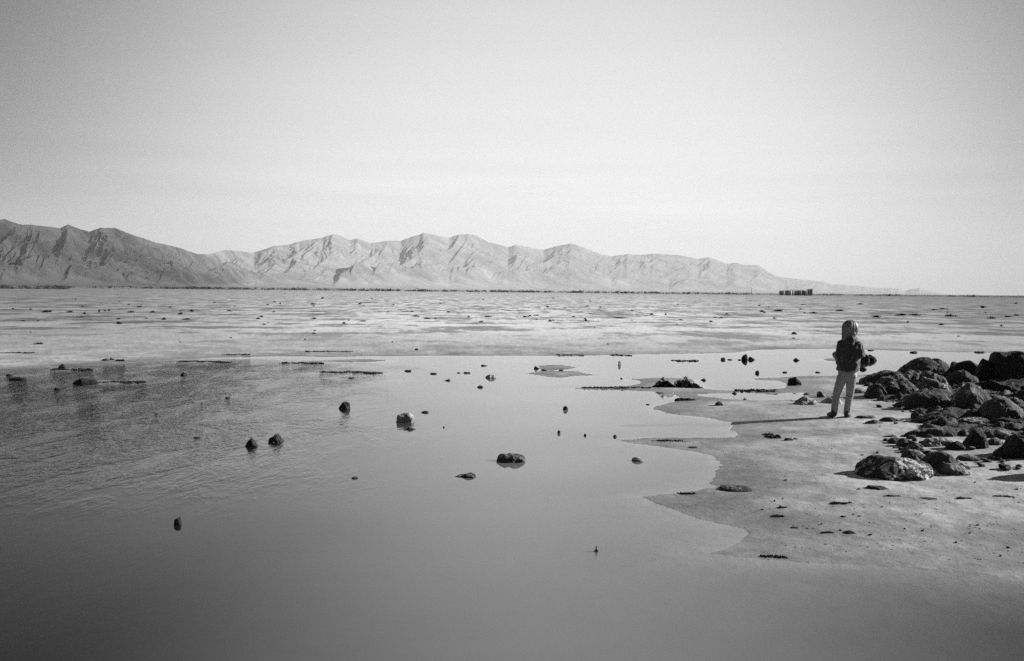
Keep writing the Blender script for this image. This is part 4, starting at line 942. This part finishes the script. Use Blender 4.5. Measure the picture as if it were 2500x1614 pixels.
def fuse(name, parts, voxel, mat, parent, smooth_it=4, wrinkle=0.0, wscale=14, seed=0, stretch=(1, 1, 1)):
    vs = []; fs = []
    for v, f in parts:
        b = len(vs); vs += list(v); fs += [tuple(i + b for i in q) for q in f]
    me = bpy.data.meshes.new(name); me.from_pydata([tuple(v) for v in vs], [], fs)
    bm = bmesh.new(); bm.from_mesh(me); bmesh.ops.recalc_face_normals(bm, faces=bm.faces); bm.to_mesh(me); bm.free()
    o = bpy.data.objects.new(name, me); C.objects.link(o)
    m = o.modifiers.new('r', 'REMESH'); m.mode = 'VOXEL'; m.voxel_size = voxel
    if smooth_it:
        s = o.modifiers.new('s', 'SMOOTH'); s.iterations = smooth_it; s.factor = .5
    dg = bpy.context.evaluated_depsgraph_get(); dg.update()
    m2 = bpy.data.meshes.new_from_object(o.evaluated_get(dg)); o.modifiers.clear(); o.data = m2; m2.name = name
    m2.materials.clear(); m2.materials.append(mat)
    if wrinkle:
        k = len(m2.vertices); co = np.empty(k * 3); m2.vertices.foreach_get('co', co); co = co.reshape(-1, 3)
        no = np.empty(k * 3); m2.vertices.foreach_get('normal', no); no = no.reshape(-1, 3)
        q = co * wscale * np.array(stretch) + seed
        w = ridged(q, 3) * wrinkle
        m2.vertices.foreach_set('co', (co + no * w[:, None]).ravel())
    m2.polygons.foreach_set('use_smooth', [True] * len(m2.polygons)); m2.update()
    o.parent = parent; return o

girl = bpy.data.objects.new('person', None); C.objects.link(girl); girl.location = (fx, fy, fz)
girl.rotation_euler.z = -math.atan2(fx, fy)
tag(girl, 'girl with fair bobbed hair, dark jacket and pale jeans, standing with her back turned', 'person')
# ---- joints
pel = G(555, 800, .0); hipL = G(505, 850, 0); hipR = G(612, 850, 0)
knL = G(445, 1070, .03); knR = G(588, 1070, .03); anL = G(420, 1295, -.005); anR = G(562, 1295, -.005)
chest = G(572, 560, 0); neck = G(582, 445, .005); head = G(576, 312, .02)
shL = G(487, 478, 0); shR = G(668, 488, 0); elL = G(472, 622, -.02); elR = G(700, 590, -.03)
wrL = G(425, 612, .11); wrR = G(650, 610, .13)
def hand(w, dirv, side):
    """palm, four bent fingers of unequal length and a thumb from the side of the palm"""
    d = dirv.normalized(); s = d.cross(Vector((0, 0, 1))).normalized() * side; dn = Vector((0, 0, -1))
    parts = [ball(w + d * .028, .022, .03, .015)]
    for i, ln in enumerate((.030, .036, .034, .026)):
        b = w + d * .05 + s * (-.017 + .0115 * i); m_ = b + d * ln * .55 + dn * .004; e = m_ + d * ln * .25 + dn * ln * .5
        parts.append(tube([b, m_, e], [.0065, .006, .005], 8))
    b = w + d * .018 - s * .018; parts.append(tube([b, b + d * .02 - s * .012, b + d * .036 - s * .008 + dn * .008], [.008, .007, .0055], 8))
    return parts
parts = [loft([(G(558, 870), .07, .06), (G(558, 800), .10, .075), (G(562, 700), .09, .07), (G(568, 600), .095, .075), (G(575, 510), .10, .07), (G(580, 460), .07, .05), (G(582, 430, .005), .035, .035)]),
         tube([G(582, 450, .0), G(580, 370, .01)], [.036, .034]),
         ball(head, .068, .08, .09), ball(G(577, 345, .035), .05, .06, .055),
         ball(G(576, 318, .105), .010, .016, .014), ball(G(576, 350, .098), .018, .010, .007),
         ball(G(505, 322, .015), .009, .018, .022), ball(G(647, 322, .015), .009, .018, .022),
         tube([hipL, knL, anL], [.06, .042, .028]), tube([hipR, knR, anR], [.06, .042, .028]),
         tube([anL, G(405, 1322, .05)], [.024, .018]), tube([anR, G(568, 1322, .07)], [.024, .018]),
         tube([shL, elL, wrL], [.036, .027, .018]), tube([shR, elR, wrR], [.036, .027, .018]),
         tube([chest + Vector((0, 0, .05)), shL], [.05, .036]), tube([chest + Vector((0, 0, .05)), shR], [.05, .036])]
parts += hand(wrL, wrL - elL, 1) + hand(wrR, wrR - elR, -1)
body = fuse('body', parts, .0042, SKIN, girl, 2)
for sx in (-1, 1):
    v, f = ball(G(576, 312, .0) + Vector((sx * .028, .092, 0)), .011, .008, .008)
    link_mesh('eye', v, f, EYE, parent=girl)
# ---- jeans
def leg(h, k, a, r0, r1, r2): return tube([h, h.lerp(k, .5) + Vector((0, -.008, 0)), k, k.lerp(a, .5), a + Vector((0, 0, -.02))], [r0, (r0 + r1) / 2 * 1.02, r1, (r1 + r2) / 2, r2], 18)
jp = [loft([(G(556, 905, -.0), .078, .064), (G(556, 860), .102, .078), (G(556, 800), .104, .078), (G(558, 755), .098, .074)]),
      leg(G(503, 865), G(442, 1070, .02), G(421, 1275), .060, .043, .039), leg(G(604, 865), G(590, 1070, .02), G(562, 1275), .058, .042, .038)]
fuse('jeans', jp, .006, JEAN, girl, 3, .0055, 22, 3, (1, 1, 1.6))
# ---- shoes
for (zx, dx, dy) in ((415, -.055, .075), (562, .02, .10)):
    c = G(zx, 1318, 0)
    fuse('shoe', [tube([c + Vector((0, -.03, .008)), c + Vector((dx * .5, dy * .5, .0)), c + Vector((dx, dy, -.006))], [.034, .033, .027], 14), tube([c + Vector((0, -.01, .02)), c + Vector((0, -.01, .05))], [.034, .032], 14),
                  loft([((c.x + dx * .45, dy * .45, .0), .042, .075), ((c.x + dx * .45, dy * .45, .014), .042, .075)])], .005, SHOE, girl, 2)
# ---- jacket: traced back outline, row by row
rows = [(432,548,625),(448,515,648),(462,480,672),(485,460,690),(520,452,702),(560,452,706),(600,455,700),(650,458,694),(700,456,688),(735,448,686),(765,444,684),(785,452,676)]
jr = []
for (zy, l_, r_) in rows[::-1]:
    k = sstep(430, 520, zy); c = G((l_ + r_) / 2, zy, .0); jr.append((c, (r_ - l_) / 2 * S, float(.045 + .055 * k + .006 * sstep(600, 780, zy))))
jk = [loft(jr, 32), tube([shL, elL + Vector((-.006, 0, 0)), wrL + (elL - wrL) * .1], [.048, .047, .040], 16), tube([shR, elR + Vector((.0, 0, 0)), wrR + (elR - wrR) * .1], [.048, .047, .036], 16),
      tube([G(455, 700, .02), G(470, 640, -.02)], [.03, .04]),
      tube([G(530, 440, -.01), G(560, 438, -.055), G(600, 425, -.062), G(632, 425, -.02), G(634, 420, .03)], [.026, .042, .044, .034, .02], 14),
      tube([G(448, 770, 0), G(560, 782, -.10), G(676, 772, 0)], [.012, .014, .012], 10),
      tube([G(455, 775, .02), G(555, 785, .10), G(672, 778, .02)], [.012, .014, .012], 10)]
jacket = fuse('jacket', jk, .006, JACK, girl, 2, .014, 15, 8, (1.3, 1, .55))
v, f = tube([G(655, 500, -.088), G(618, 590, -.112), G(590, 660, -.112), G(535, 750, -.106)], [.004, .004, .004, .004], 8)
link_mesh('seam', v, f, simple('jacket_trim', 0.10, 0.6), parent=girl)
# ---- hair: a bob of many locks over a close cap
def hair():
    r = random.Random(4); cap = fuse('hair', [ball(G(578, 292, .005), .077, .088, .087), ball(G(580, 348, -.012), .062, .060, .070)], .005, HAIR, girl, 1, .016, 15, 5, (1.6, 1.6, .4))
    vs = []; fs = []
    cc = G(575, 296, .008)
    for i in range(1300):
        th = r.uniform(0, 2 * math.pi); front = math.sin(th)
        if front > .75 and r.random() < .8: continue
        ln = (r.uniform(.08, .18) if math.cos(th) < -.3 else r.uniform(.02, .10))
        if r.random() < .03: ln += .02
        pts = []
        ph0 = r.uniform(.05, .5)
        off = r.uniform(.98, 1.10) + (.10 if r.random() < .08 else 0) + .05 * math.sin(th * 3 + 1) * math.sin(ph0 * 4)
        for k in range(9):
            t = k / 8; ph = ph0 + (1.62 - ph0) * min(1, t * 1.55)
            rad = (Vector((math.cos(th) * math.sin(ph) * .081, math.sin(th) * math.sin(ph) * .092, math.cos(ph) * .092))) * off
            p = cc + rad
            if t > .64: p.z -= (t - .64) / .36 * ln * .75; p.x += (t - .64) * (math.cos(th) * -.03 * (1 if math.cos(th) > -.6 else .1) + r.gauss(0, .02)); p.y += (t - .64) * (-math.sin(th) * .03 + r.gauss(0, .015))
            pts.append(p)
        big = i % 9 == 0; w = r.uniform(.007, .012) if big else r.uniform(.0014, .0045)
        b = len(vs); tang = Vector((-math.sin(th), math.cos(th), 0)); outw = Vector((math.cos(th), math.sin(th), .2))
        for k, p in enumerate(pts):
            ww = w * (1 - .75 * (k / 8) ** 2)
            vs += [p - tang * ww, p + outw * ww * .8, p + tang * ww]
        for k in range(8):
            for q in range(2): fs.append((b + k * 3 + q, b + k * 3 + q + 1, b + k * 3 + 4 + q, b + k * 3 + 3 + q))
    link_mesh('lock_of_hair', vs, fs, HAIRL, parent=cap); return cap
hair()

# ------------------------------------------------------------------ haze
hz = bpy.data.materials.new('haze'); hz.use_nodes = True; nt = hz.node_tree; nt.nodes.clear()
ho = nt.nodes.new('ShaderNodeOutputMaterial'); pv = nt.nodes.new('ShaderNodeVolumePrincipled')
pv.inputs['Color'].default_value = (.9, .9, .9, 1); pv.inputs['Density'].default_value = 4.6e-5; pv.inputs['Anisotropy'].default_value = 0.0
nt.links.new(pv.outputs[0], ho.inputs['Volume'])
b = 23500.0; zt = 1200.0; zb = -3.5
hv = [(-b, -b, zb), (b, -b, zb), (b, b, zb), (-b, b, zb), (-b, -b, zt), (b, -b, zt), (b, b, zt), (-b, b, zt)]
hf = [(0, 3, 2, 1), (4, 5, 6, 7), (0, 1, 5, 4), (1, 2, 6, 5), (2, 3, 7, 6), (3, 0, 4, 7)]
haze = link_mesh('haze', hv, hf, hz, smooth=False); tag(haze, kind='stuff')
